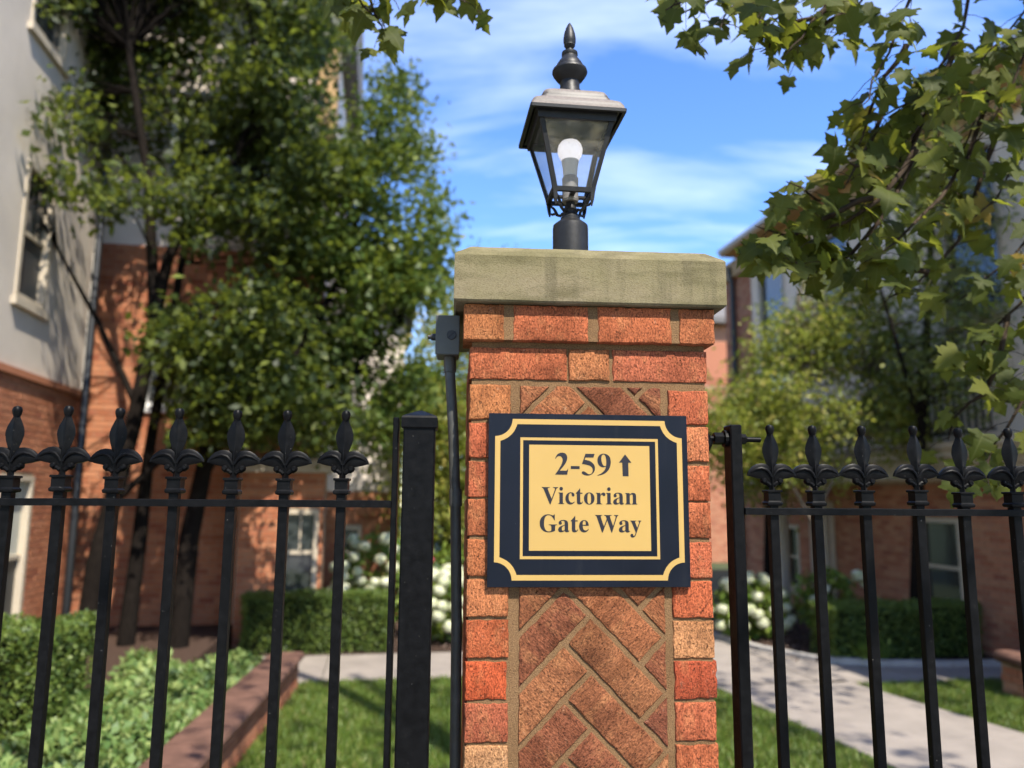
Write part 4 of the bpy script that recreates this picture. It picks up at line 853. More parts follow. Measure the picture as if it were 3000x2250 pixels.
# middle house, facing the fence, with a low bay
B = Thing('town_house', 'sunlit orange brick house behind the left trees with a low bay', 'house', 'C', (-2.5, 12, 0))
mB = wmap('u', 12.0)
brick_wall(B, mB, -5.2, -0.98, 0, 5.85, [(-3.5, -2.6, 3.4, 4.9)], 'brickB', (-4.3, -1.9, 1.6, 4.6))
window(B, mB, -3.5, -2.6, 3.4, 4.9, frame='whitetrim')
plain_wall(B, 'stucco_wall', mB, -5.2, -0.98, 5.85, 10.2, [(-3.4, -2.5, 6.8, 8.4)], 'stucco')
window(B, mB, -3.4, -2.5, 6.8, 8.4, frame='whitetrim')
b = MB(); b.box(-5.2, -0.99, 12.23, 18, 0, 10.2); B.part('house_body', b, 'stucco')
b = MB(); wbox(b, mB, -1.22, -0.90, -0.3, 0.08, 7.35, 10.2); wbox(b, mB, -1.15, -0.94, -0.3, 0.05, 7.05, 7.35); B.part('corner_bracket', b, 'soffit')
b = MB(); b.box(-5.6, -0.7, 11.4, 18.3, 10.2, 10.35); b.add([(-5.6, 11.4, 10.35), (-0.7, 11.4, 10.35), (-0.7, 18.3, 10.35), (-5.6, 18.3, 10.35), (-5.6, 14.8, 13), (-0.7, 14.8, 13)], [(0,1,5,4), (2,3,4,5), (1,2,5), (3,0,4)]); B.part('roof', b, 'roof')
mBay = wmap('u', 11.4)
brick_wall(B, mBay, -1.95, -0.80, 0, 2.44, [(-1.37, -0.86, 0.72, 1.92)], 'brickB', (-1.95, -0.8, 0.6, 2.4), name='bay_wall', limit=120)
window(B, mBay, -1.37, -0.86, 0.72, 1.92, frame='trim', bars=1)
b = MB(); b.box(-1.945, -0.805, 11.63, 12.0, 0, 2.43); B.part('bay_body', b, 'mortar_far')
b = MB(); b.box(-2.02, -0.73, 11.31, 12.0, 2.44, 2.55); b.box(-2.06, -0.69, 11.27, 12.0, 2.55, 2.62); B.part('bay_cornice', b, 'trim')
b = MB(); b.tube([(-2.02, 11.93, 0), (-2.02, 11.93, 5.9)], 0.04, 8); B.part('downspout', b, 'trim', smooth=40)
# recessed house beyond
D = Thing('town_house', 'recessed brick and white stucco house partly hidden by the white hydrangeas', 'house', 'C', (0, 14, 0))
mD = wmap('u', 14.0)
brick_wall(D, mD, -0.97, 0.35, 0, 2.2, [(-0.70, -0.32, 0.66, 1.6)], 'brickB', (-0.97, 0.6, 0.6, 2.2), limit=150)
window(D, mD, -0.70, -0.32, 0.66, 1.6, frame='trim', bars=0)
plain_wall(D, 'stucco_wall', mD, -0.97, 0.35, 2.2, 5.6, [], 'stucco')
b = MB(); b.box(-0.96, 0.34, 14.23, 18, 0, 5.6); D.part('house_body', b, 'stucco')
b = MB(); b.box(-0.97, 0.55, 13.6, 18.2, 5.6, 5.72); b.add([(-0.97, 13.6, 5.72), (0.55, 13.6, 5.72), (0.55, 18.2, 5.72), (-0.97, 18.2, 5.72), (-0.97, 15.9, 7.2), (0.55, 15.9, 7.2)], [(0,1,5,4), (2,3,4,5), (1,2,5), (3,0,4)]); D.part('roof', b, 'roof')
# right house: stucco over brick with cornice, seen along its front
Cc = Thing('town_house', 'right house with cream stucco, cornice over brick ground floor and tan eaves', 'house', 'C', (8.2, 11, 0))
mC = wmap('v', 8.2, -1)
hC = [(9.98, 10.90, 0.42, 1.85), (13.1, 13.9, 0.02, 1.95), (14.35, 14.9, 0.35, 1.6), (15.2, 15.75, 0.42, 1.55), (7.4, 8.3, 0.42, 1.85)]
brick_wall(Cc, mC, 4.0, 15.95, 0, 2.40, hC, 'brickC', (8.6, 12.6, 0.5, 2.4))
hC2 = [(14.5, 15.6, 4.3, 7.1), (12.2, 13.35, 4.6, 7.1), (10.8, 11.7, 3.5, 4.9), (8.8, 9.9, 4.7, 7.1)]
plain_wall(Cc, 'stucco_wall', mC, 4.0, 15.95, 2.40, 7.7, hC2, 'stuccoC')
brick_wall(Cc, mC, 15.95, 17.3, 0, 7.7, [], 'brickC', (15.95, 17.0, 3.5, 8), name='corner_wall', limit=200)
for h in hC[:1] + hC[2:]: window(Cc, mC, *h, frame='trim', bars=0)
for h in hC2: window(Cc, mC, *h, frame='trim', bars=0)
b = MB(); wbox(b, mC, 13.1, 13.2, -0.12, 0.05, 0, 1.95); wbox(b, mC, 13.8, 13.9, -0.12, 0.05, 0, 1.95); wbox(b, mC, 13.1, 13.9, -0.12, 0.06, 1.95, 2.08); dd = Cc.part('door_frame', b, 'trim')
b = MB(); wbox(b, mC, 13.2, 13.8, -0.12, -0.07, 0.02, 1.94); Cc.part('door', b, 'darkpanel')
for v in (12.75, 14.15):
    b = MB(); b.lathe([(0.13, 0), (0.13, 0.1), (0.10, 0.14), (0.095, 2.2), (0.13, 2.26), (0.13, 2.40)], 16, (7.75, v)); Cc.part('porch_column', b, 'trim', smooth=40)
b = MB(); wbox(b, mC, 4.0, 15.93, -0.05, 0.40, 2.42, 2.60); wbox(b, mC, 4.0, 15.93, -0.05, 0.46, 2.60, 2.70); wbox(b, mC, 4.0, 15.93, -0.05, 0.56, 2.70, 2.82); wbox(b, mC, 4.0, 15.93, -0.05, 0.62, 2.82, 2.90); Cc.part('cornice', b, 'trim')
b = MB(); wbox(b, mC, 8.6, 12.8, 0.50, 0.56, 3.62, 3.68); wbox(b, mC, 8.6, 12.8, 0.51, 0.55, 3.0, 3.04)
rl = Cc.part('balcony_rail', b, 'pipe')
bal = MB(); bal.box(-0.012, 0.012, -0.012, 0.012, 0, 0.58); bme = bal.mesh('baluster'); bme.materials.append(M['pipe'])
for i in range(34): Cc.piece('baluster', bme, None, mC(8.66+i*0.124, 0.53, 3.04), parent=rl)
b = MB(); wbox(b, mC, 3.0, 16.25, -0.2, 0.60, 7.68, 7.74); wbox(b, mC, 16.25, 17.3, -0.2, 0.12, 7.70, 7.74); Cc.part('soffit', b, 'soffit')
b = MB(); wbox(b, mC, 3.0, 16.3, 0.53, 0.64, 7.745, 7.86, 0.02); Cc.part('gutter', b, 'gutter')
b = MB(); b.add([(7.6, 3.0, 7.85), (7.6, 16.3, 7.85), (12.0, 16.3, 10.3), (12.0, 3.0, 10.3)], [(0,1,2,3)]); b.add([(7.6, 3.0, 7.78), (7.6, 16.3, 7.78), (12.0, 16.3, 10.2), (12.0, 3.0, 10.2)], [(0,3,2,1)]); Cc.part('roof', b, 'roof')
b = MB(); wbox(b, mC, 3.0, 15.95, 0.0, 0.16, 7.30, 7.675); wbox(b, mC, 15.95, 17.32, 0.0, 0.10, 7.35, 7.695); Cc.part('frieze', b, 'soffit')
b = MB(); b.box(8.43, 14, 4.0, 17.28, 0, 7.66); Cc.part('house_body', b, 'brickC')
b = MB(); b.tube([(8.12, 16.75, 0.0), (8.12, 16.75, 7.2), (8.05, 16.75, 7.6)], 0.06, 8); Cc.part('downspout', b, 'pipe', smooth=40)
# far house closing the courtyard
E_ = Thing('town_house', 'far brick house glimpsed behind the pillar and young trees', 'house', 'C', (7, 25, 0))
mE = wmap('u', 25.0)
hE = [(9.6, 10.4, 3.6, 5.2), (9.6, 10.4, 6.3, 7.6), (6.0, 7.0, 3.6, 5.2)]
brick_wall(E_, mE, 3.5, 14, 0, 6.0, hE[:1]+hE[2:], 'brickC', (8.5, 11, 2.5, 6), limit=60)
plain_wall(E_, 'upper_wall', mE, 3.5, 14, 6.0, 8.2, hE[1:2], 'brickC')
for h in hE: window(E_, mE, *h, frame='whitetrim', bars=0)
b = MB(); b.box(3.5, 14, 25.23, 32, 0, 8.2); E_.part('house_body', b, 'stucco')
b = MB(); b.box(3.2, 14.3, 24.6, 32, 8.2, 8.4); b.add([(3.2, 24.6, 8.4), (14.3, 24.6, 8.4), (14.3, 32, 8.4), (3.2, 32, 8.4), (3.2, 28.3, 10.4), (14.3, 28.3, 10.4)], [(0,1,5,4), (2,3,4,5), (1,2,5), (3,0,4)]); E_.part('roof', b, 'roof')

# ------------------------------------------------------------------ raised planter on the left
pw = Thing('planter_wall', 'low red brick planter wall with rounded coping left of the lawn', 'wall', 'K', (0, -2, 0))
mP = wmap('v', 0.0, 1)
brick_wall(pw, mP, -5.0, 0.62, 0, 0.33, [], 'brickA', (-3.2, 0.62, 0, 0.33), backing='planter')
b = MB(); b.box(-3.2, -0.01, 0.42, 0.61, 0, 0.27); pw.part('end_wall', b, 'planter')
cs = MB(); sec = [(-0.30, 0.333), (0.050, 0.333), (0.066, 0.346), (0.070, 0.366), (0.058, 0.390), (0.02, 0.404), (-0.26, 0.404), (-0.30, 0.392)]
L = 0.455; vs = [(x, y, z) for y in (0.0, L) for x, z in sec]; k = len(sec)
cs.add(vs, [(i, (i+1) % k, (i+1) % k+k, i+k) for i in range(k)] + [tuple(range(k-1, -1, -1)), tuple(range(k, 2*k))])
cme = cs.mesh('coping_stone', 30); cme.materials.append(M['coping'])
for i in range(12): pw.piece('coping_stone', cme, None, (random.uniform(-0.004, 0.004), -4.92+i*0.4615, random.uniform(-0.003, 0.003)))
b = MB(); b.add([(-3.3, -5.0, 0.28), (-0.2, -5.0, 0.28), (-0.2, 0.5, 0.28), (-3.3, 0.5, 0.28)], [(0,1,2,3)]); single('planter_soil', b, 'soil', 'K', kind='structure')
b = MB(); b.add([(-4.05, 9.0, 0.276), (-2.0, 9.0, 0.276), (-2.0, 11.95, 0.276), (-4.05, 11.95, 0.276)], [(0,1,2,3)]); b.box(-2.1, -2.0, 9.1, 11.95, 0, 0.275); single('tree_bed', b, 'soil', 'C', kind='structure')
# low pier at the right edge
pr = Thing('brick_pier', 'low rounded red brick planter corner at right edge of lawn', 'planter', 'C', (7.2, 7.6, 0))
mR = wmap('u', 7.45); brick_wall(pr, mR, 6.78, 7.6, 0, 0.36, [], 'brickC', (6.6, 7.3, 0, 0.36))
mR2 = wmap('v', 6.78, -1); brick_wall(pr, mR2, 7.46, 7.8, 0, 0.36, [], 'brickC', (7.46, 7.8, 0, 0.36), name='side_wall')
b = MB(); b.box(6.80, 7.6, 7.47, 7.8, 0, 0.355); pr.part('fill', b, 'planter')
b = MB(); b.box(6.70, 7.68, 7.37, 7.86, 0.365, 0.48, 0.04); pr.part('coping_stone', b, 'coping', smooth=40)

# ------------------------------------------------------------------ hedges and plants
def box_hedge(label, u0, u1, v0, v1, z0, z1, n, mat='leafhedge', leaf=0.034):
    T = Thing('clipped_hedge', label, 'hedge', 'C', ((u0+u1)/2, (v0+v1)/2, z0), 'clipped box hedges')
    c = MB(); c.box(u0+0.07, u1-0.07, v0+0.07, v1-0.07, z0, z1-0.07); T.part('shade_core', c, 'dark')  # dark box painted as the shade inside the hedge
    P = np.column_stack([RNG.uniform(u0, u1, n), RNG.uniform(v0, v1, n), RNG.uniform(z0, z1, n)])
    f = RNG.random(n); s = RNG.random(n)**2 * 0.07
    P[f < 0.34, 2] = z1 - s[f < 0.34]
    q = (f >= 0.34) & (f < 0.72); P[q, 1] = v0 + s[q]
    q = (f >= 0.72) & (f < 0.86); P[q, 0] = u1 - s[q]
    q = f >= 0.86; P[q, 0] = u0 + s[q]
    wob = np.array([noise.noise(Vector((p[0]*2.6, p[1]*2.6, p[2]*2.6))) for p in P])[:, None]
    P += wob * 0.05 * ((P - np.array([(u0+u1)/2, (v0+v1)/2, (z0+z1)/2])) / np.array([(u1-u0)/2, (v1-v0)/2, (z1-z0)/2]))
    V, F = leaf_cards(P, leaf, 0.62, up=-0.4, ndir=(0, -0.6, 0.8))
    T.part('foliage', np_mesh('foliage', V, F), mat, fix=False)
box_hedge('clipped green hedge in the left planter behind the first pickets', -4.0, -2.36, 6.4, 7.4, 0.28, 1.08, 15000)
box_hedge('clipped hedge below the bay window beside white hydrangeas', -1.78, 0.14, 10.9, 11.32, 0.03, 0.80, 12000)
box_hedge('long low clipped hedge before the right brick house', 5.84, 8.02, 9.5, 10.1, 0.03, 0.73, 13000)
# ground cover
n = 13000; gu = RNG.uniform(-2.45, -1.12, n); gv_ = RNG.uniform(4.6, 9.0, n)
hz = np.array([0.30 + 0.16*(0.6+noise.noise(Vector((a*2.3, b_*2.0, 3)))) + 0.05*noise.noise(Vector((a*9, b_*9, 1))) for a, b_ in zip(gu, gv_)]) - 0.10*RNG.random(n)**2
ge = -1.18 + 0.087*(gv_-8.5); edgef = np.clip((ge-gu)/0.22, 0, 1); P = np.column_stack([gu, gv_, 0.30 + (hz-0.30)*edgef])
keep = (gu < ge) & np.array([noise.noise(Vector((a*1.6, b_*1.2, 7))) > -0.33 for a, b_ in zip(gu, gv_)]); P = P[keep]
V, F = leaf_cards(P, 0.075, 0.5, up=0.1, ndir=(0.4, -0.5, 2.2))
single('ground_cover', np_mesh('ground_cover', V, F), 'leafcover', 'C', 'leafy bright green ground cover filling the left planter', 'ground cover', 'stuff')
# hydrangeas
def flower_mesh(mat):
    n = 110; d = RNG.normal(size=(n, 3)); d /= np.linalg.norm(d, axis=1)[:, None]; d[:, 2] *= 0.85
    P = d * (0.060 + 0.012*RNG.random(n))[:, None]; V = np.empty((n, 4, 3)); t = np.cross(d, RNG.normal(size=(n, 3))); t /= np.linalg.norm(t, axis=1)[:, None]; w = np.cross(d, t); s = 0.019
    V[:, 0] = P+t*s; V[:, 1] = P+w*s; V[:, 2] = P-t*s; V[:, 3] = P-w*s
    core_v = []; core_f = []
    for i in range(1, 5):
        for j in range(8):
            a = math.pi*i/5; b_ = 2*math.pi*j/8; core_v.append((0.056*math.sin(a)*math.cos(b_), 0.056*math.sin(a)*math.sin(b_), 0.050*math.cos(a)))
    for i in range(3):
        for j in range(8): core_f.append((i*8+j, i*8+(j+1) % 8, (i+1)*8+(j+1) % 8, (i+1)*8+j))
    return np_mesh('flower_head', np.vstack([V.reshape(-1, 3), np.array(core_v)]), np.vstack([np.arange(n*4).reshape(-1, 4), np.array(core_f)+n*4]), mat)
FLW = [flower_mesh('petal') for _ in range(2)]; PNK = flower_mesh('pink')
def hydrangea(label, c, r, nleaf, heads, mesh=None, leaf=0.10, size=(1.05, 1.55), name='hydrangea_bush', cat='hydrangea'):
    T = Thing(name, label, cat, 'C', (c[0], c[1], 0.03))
    st = MB()
    for i in range(14):
        a = RNG.uniform(0, 6.28); q = RNG.uniform(0.3, 0.9)
        st.tube([(c[0], c[1], 0.03), (c[0]+r[0]*q*0.5*math.cos(a), c[1]+r[1]*q*0.5*math.sin(a), c[2]), (c[0]+r[0]*q*math.cos(a), c[1]+r[1]*q*math.sin(a), c[2]+r[2]*0.6)], [0.012, 0.008, 0.004], 5)
    T.part('stems', st, 'twig')
    d = RNG.normal(size=(nleaf, 3)); d /= np.linalg.norm(d, axis=1)[:, None]; P = np.array(c) + d*np.array(r)*(0.55+0.45*RNG.random(nleaf)**0.6)[:, None]; P = P[P[:, 2] > 0.05]
    V, F = leaf_cards(P, leaf, 0.62, up=0.3, ndir=(0, -0.7, 1.4)); T.part('foliage', np_mesh('foliage', V, F), 'leafhyd', fix=False)
    for i, h_ in enumerate(heads):
        T.piece('flower_head', (mesh or FLW[i % 2]), None, h_, (0, 0, RNG.uniform(0, 6)), scale=(RNG.uniform(*size),)*3)
def shell(c, r, n, front=True):
    out = []
    while len(out) < n:
        d = Vector(RNG.normal(size=3)).normalized()
        if d.z < -0.5 or d.y > 0.25: continue
        p = (c[0]+d.x*r[0], c[1]+d.y*r[1], c[2]+d.z*r[2])
        if p[2] > 0.2 and all((Vector(p)-Vector(q)).length > 0.13 for q in out): out.append(p)
    return out
c1, r1 = (-0.05, 11.95, 0.85), (0.62, 0.5, 0.75)
hydrangea('tall white hydrangea rising above the centre clipped hedge', c1, r1, 1300, [(0.02, 11.45, 1.22), (0.22, 11.5, 1.35), (-0.30, 11.45, 1.05), (-0.36, 11.5, 1.25), (-0.22, 11.5, 1.40), (-0.50, 11.5, 1.12), (-0.52, 11.45, 0.98), (-0.48, 11.4, 0.82), (-0.24, 11.45, 0.92), (-0.12, 11.42, 0.80), (-0.05, 11.45, 0.90), (0.08, 11.5, 1.50), (0.10, 11.45, 0.9), (0.2, 11.5, 1.1)] + shell(c1, r1, 8))
c2, r2 = (1.0, 11.5, 0.55), (0.5, 0.45, 0.52)
hydrangea('white hydrangea bush beside the path, seen between post and pillar', c2, r2, 900, shell(c2, r2, 30))
c3, r3 = (1.25, 12.7, 0.9), (0.5, 0.4, 0.5)
hydrangea('small bush with pink flowers behind the white hydrangea', c3, r3, 700, shell(c3, r3, 7), PNK, 0.08, (0.5, 0.8), 'pink_flower_bush', 'flower bush')
c4, r4 = (5.55, 11.2, 0.48), (0.62, 0.4, 0.48)
hydrangea('wide hydrangea right of the pillar with cream flower cones', c4, r4, 1200, shell(c4, r4, 24))
c5, r5 = (6.75, 11.2, 0.62), (0.5, 0.4, 0.50)
hydrangea('hydrangea with few large cream heads behind the right hedge', c5, r5, 800, [(6.55, 10.85, 0.80), (7.12, 10.85, 0.98), (7.25, 10.85, 0.86), (6.40, 10.85, 0.62)], None, 0.10, (1.2, 1.6))
T = Thing('small_shrub', 'small pale green spiky plant in mulch before right hedge', 'shrub', 'C', (6.3, 9.42, 0.03))
V, F = leaf_cards(np.array([6.3, 9.42, 0.05]) + RNG.normal(size=(500, 3))*np.array([0.10, 0.06, 0.06]) + np.array([0, 0, 0.08]), 0.10, 0.25, up=-1.2); T.part('foliage', np_mesh('foliage', V, F), 'leafhyd', fix=False)
b = MB(); b.tube([(6.3, 9.42, 0.03), (6.3, 9.42, 0.15)], [0.012, 0.006], 5); T.part('stem', b, 'twig')

# ------------------------------------------------------------------ courtyard trees
def in_poly(x, z, poly):
    r_ = False; j = len(poly)-1
    for i in range(len(poly)):
        xi, zi = poly[i]; xj, zj = poly[j]
        if (zi > z) != (zj > z) and x < (xj-xi)*(z-zi)/(zj-zi)+xi: r_ = not r_
        j = i
    return r_
def tree(name, label, base, limbs, centers, per, spread, leaf, leafmat, barkmat, twigs=0.5, ratio=0.55, ndir=None, group=None, up=0.3):
    T = Thing(name, label, 'tree', 'C', base, group)
    tr = MB(); pts = []
    for path, r0, r1 in limbs:
        n = len(path); tr.tube(path, [r0+(r1-r0)*i/(n-1) for i in range(n)], 9)
        for i in range(n-1):
            for t in (0, 0.25, 0.5, 0.75): pts.append(Vector(path[i]).lerp(Vector(path[i+1]), t))
    T.part('trunk', tr, barkmat, smooth=60)
    tw = MB(); hi = [p for p in pts if p.z > min(q.z for q in pts)+1.0] or pts
    for c in centers:
        if random.random() > twigs: continue
        c = Vector(c); p = min(hi, key=lambda q: (q-c).length + (0.8 if q.z > c.z else 0))
        m_ = p.lerp(c, 0.5) + Vector((random.uniform(-.12, .12), random.uniform(-.12, .12), random.uniform(0, .15)))
        tw.tube([p, m_, c], [0.016, 0.010, 0.004], 5)
    if tw.V: T.part('branches', tw, barkmat, fix=False, kind='stuff')
    P = clumped(centers, per, spread); V, F = leaf_cards(P, leaf, ratio, up=up, ndir=ndir)
    T.part('crown', np_mesh('crown', V, F), leafmat, fix=False)
    return T
# dark multi-stemmed tree on the left
poly1 = [(-5.0, 10.5), (-5.0, 6.3), (-4.3, 5.9), (-3.7, 5.4), (-3.1, 5.0), (-2.6, 3.9), (-2.0, 3.0), (-1.2, 2.75), (-0.6, 2.9), (-0.5, 5.0), (-0.9, 7.0), (-1.0, 8.0), (-0.7, 10.5)]
SUN_C = Vector((0.354, -1.04, 1.5)).normalized()
def sun_gap(x, y, z):
    # openings in the foliage that let the sun reach the brick wall behind
    for P0, rad in ((Vector((-3.75, 12, 3.0)), 0.75), (Vector((-3.9, 12, 4.6)), 0.85), (Vector((-1.5, 11.4, 1.9)), 0.55), (Vector((-1.0, 11.4, 1.0)), 0.3)):
        d = Vector((x, y, z))-P0
        if (d-SUN_C*d.dot(SUN_C)).length < rad: return True
    return False
cen = []
while len(cen) < 520:
    x, y, z = random.uniform(-5.0, -0.4), random.uniform(8.9, 11.3), random.uniform(2.6, 10.4)
    if in_poly(x, z, poly1) and noise.noise(Vector((x*1.15+4, y*0.6, z*1.15))) > 0.0 and not sun_gap(x, y, z): cen.append((x, y, z))
k_ = 0
while k_ < 75:
    p = (random.uniform(-2.7, -0.3), random.uniform(9.3, 10.8), random.uniform(2.75, 4.4))
    if not sun_gap(*p): cen.append(p); k_ += 1
k_ = 0
while k_ < 150:
    p = (random.uniform(-4.9, -1.0), random.uniform(10.5, 11.5), random.uniform(6.9, 10.4))
    if noise.noise(Vector((p[0]*1.2, p[1], p[2]*1.2+5))) > -0.15: cen.append(p); k_ += 1
tree('multi_stem_tree', 'dark leafy multi-stemmed tree in the left planter', (-3.1, 10.2, 0.28),
     [([(-3.35, 10.0, 0.2), (-3.30, 10.0, 1.3), (-3.0, 10.0, 3.0), (-2.86, 10.0, 4.3), (-3.05, 10.0, 6.0), (-3.6, 10.1, 8.6)], 0.13, 0.04), ([(-2.86, 10.0, 4.3), (-2.75, 10.0, 5.1), (-2.4, 10.0, 5.9), (-2.0, 10.1, 6.6), (-1.8, 10.2, 7.8)], 0.08, 0.03),
      ([(-3.05, 10.5, 0.2), (-2.98, 10.5, 1.6), (-2.95, 10.5, 2.6), (-2.75, 10.4, 4.5), (-2.5, 10.3, 7.0)], 0.11, 0.03), ([(-3.0, 10.0, 3.2), (-3.5, 10.0, 4.2), (-4.2, 9.9, 5.4)], 0.045, 0.015), ([(-3.18, 10.0, 2.0), (-2.6, 10.0, 2.6), (-2.2, 10.0, 3.3)], 0.05, 0.02)],
     cen, 62, (0.19, 0.19, 0.12), 0.115, 'leafdark', 'bark', 0.5, up=0.4)
# lighter tree beside it
poly2 = [(-1.6, 3.6), (-1.0, 2.7), (-0.2, 2.5), (0.45, 3.2), (0.72, 4.6), (0.70, 6.4), (0.45, 6.9), (0.35, 7.4), (0.1, 8.2), (-0.3, 7.7), (-0.7, 6.9), (-1.6, 6.4)]
cen = []
while len(cen) < 330:
    x, y, z = random.uniform(-1.6, 0.75), random.uniform(9.6, 11.6), random.uniform(2.5, 8.2)
    if in_poly(x*10.3/y, 2.1+(z-2.1)*10.3/y, poly2) and noise.noise(Vector((x*1.1, y*0.7, z*1.1+9))) > -0.15 and not sun_gap(x, y, z): cen.append((x, y, z))
tree('leaning_tree', 'mid green tree with one leaning trunk, standing against the sky', (-2.4, 10.3, 0.28),
     [([(-2.40, 10.3, 0.15), (-2.34, 10.3, 1.6), (-2.22, 10.3, 2.45), (-1.90, 10.3, 3.1), (-1.35, 10.35, 3.6), (-1.1, 10.4, 4.1), (-0.6, 10.5, 5.2), (-0.2, 10.6, 7.2)], 0.135, 0.025), ([(-2.22, 10.3, 2.45), (-2.3, 10.3, 3.4), (-1.9, 10.4, 5.0)], 0.07, 0.02), ([(-1.35, 10.35, 3.6), (-0.4, 10.5, 3.9), (0.3, 10.6, 4.6)], 0.045, 0.012)],
     cen, 52, (0.18, 0.18, 0.11), 0.11, 'leafmid', 'bark', 0.5, up=0.4)
def ellipsoid(c, r, n, thr=-0.25, f=1.0, seed=0):
    out = []
    while len(out) < n:
        d = Vector(RNG.normal(size=3)).normalized() * (RNG.random()**0.45)
        p = (c[0]+d.x*r[0], c[1]+d.y*r[1], c[2]+d.z*r[2])
        if noise.noise(Vector((p[0]*f+seed, p[1]*f, p[2]*f))) > thr: out.append(p)
    return out
tree('young_tree', 'airy yellow-green young tree with thin trunk right of the pillar', (6.2, 10.4, 0.03),
     [([(6.2, 10.4, 0.0), (6.22, 10.4, 1.4), (6.1, 10.4, 2.6), (6.0, 10.4, 4.0), (6.1, 10.4, 5.2)], 0.06, 0.015), ([(6.2, 10.4, 1.7), (5.6, 10.4, 2.8), (5.1, 10.4, 3.8)], 0.03, 0.008), ([(6.2, 10.4, 1.9), (6.9, 10.4, 3.0), (7.3, 10.4, 4.2)], 0.03, 0.008)],
     [p for p in ellipsoid((6.2, 10.4, 4.0), (1.75, 1.0, 1.7), 300, -0.06, 1.2, 3) if p[0] > 4.9+0.62*(p[2]-3.3)] + ellipsoid((5.1, 10.2, 3.1), (0.8, 0.7, 0.75), 75, -0.4, 1.0, 1) + ellipsoid((7.2, 10.2, 3.3), (0.8, 0.7, 0.7), 50, -0.2, 1.0, 6), 55, 0.17, 0.075, 'leafyoung', 'barklight', 0.6, 0.6, (0, -0.5, 0.5))
tree('olive_tree', 'taller olive green tree before the right house, behind hanging leaves', (7.5, 9.6, 0.03),
     [([(7.5, 10.2, 0.0), (7.4, 9.8, 2.0), (7.3, 9.3, 4.0), (7.4, 9.0, 6.5), (7.6, 9.0, 8.0)], 0.09, 0.02), ([(7.35, 9.5, 3.0), (6.6, 9.0, 4.4), (6.3, 9, 5.6)], 0.04, 0.01)],
     ellipsoid((7.45, 8.9, 5.6), (0.7, 0.9, 2.6), 125, -0.05, 1.2, 8) + ellipsoid((7.3, 9.2, 3.6), (0.6, 0.7, 0.8), 26, -0.2, 1.1, 4), 55, 0.18, 0.072, 'leafolive', 'bark', 0.6, 0.5, (0, -0.4, 0.5))
for k, (lab, c, r_, nc, mat) in enumerate((('far round green tree above the stone cap', (2.4, 17.5, 4.9), (1.9, 1.4, 3.1), 230, 'leafmid'), ('far light green tree seen between iron post and pillar', (1.05, 13.3, 3.0), (0.9, 0.7, 2.3), 170, 'leafyoung'), ('second young tree close to the right house corner', (7.3, 14.0, 3.0), (0.6, 0.7, 1.5), 70, 'leafyoung'))):
    tree('far_tree', lab, (c[0], c[1], 0), [([(c[0], c[1], 0), (c[0]+0.1, c[1], c[2]-r_[2]*0.4), (c[0], c[1], c[2]+r_[2]*0.6)], 0.12, 0.02)], ellipsoid(c, r_, nc, -0.2, 0.8, k*5), 60, 0.25, 0.11, mat, 'bark', 0.4, ndir=(0, -0.4, 0.5))

# ------------------------------------------------------------------ plane tree whose branches hang into the view
pt = Thing('plane_tree', 'plane tree with lobed leaves hanging over the gate from the right', 'tree', 'W', (4.3, -0.9, 0))
tk = MB(); tk.tube([(4.3, -0.9, 0), (4.28, -0.85, 1.5), (4.2, -0.8, 3.2), (4.1, -0.8, 6), (3.6, -0.6, 10), (3.0, 0.5, 14)], [0.34, 0.28, 0.24, 0.20, 0.13, 0.05], 14)
pt.part('trunk', tk, 'barklight', smooth=60)
LIMBS = [[(4.2, -0.8, 3.4), (3.3, 0.7, 4.6), (2.4, 1.8, 4.7), (1.3, 2.2, 4.5), (0.2, 2.3, 4.4), (-0.9, 2.3, 4.35)], [(4.25, -0.8, 2.6), (3.3, 1.4, 3.5), (2.6, 2.3, 3.5), (2.35, 2.6, 2.9), (2.3, 2.75, 2.3)], [(4.1, -0.8, 5.5), (2.0, -0.2, 7.0), (-1.0, 0.5, 8.5), (-4.0, 1.5, 9.5)], [(3.9, -0.7, 7.5), (1.5, 2.5, 10), (-1.5, 5, 12.5), (-3.5, 6, 13.5)], [(4.1, -0.8, 5.0), (3.0, -2.0, 6.0), (0.5, -2.5, 7.0), (-2.5, -2.5, 7.5)]]
lp = []
for L_ in LIMBS:
    b = MB(); n = len(L_); b.tube(L_, [0.10*(1-i/(n-1))+0.014 for i in range(n)], 9); pt.part('limb', b, 'twig', smooth=60)
    for i in range(n-1):
        for t in (0, .33, .66): lp.append(Vector(L_[i]).lerp(Vector(L_[i+1]), t))
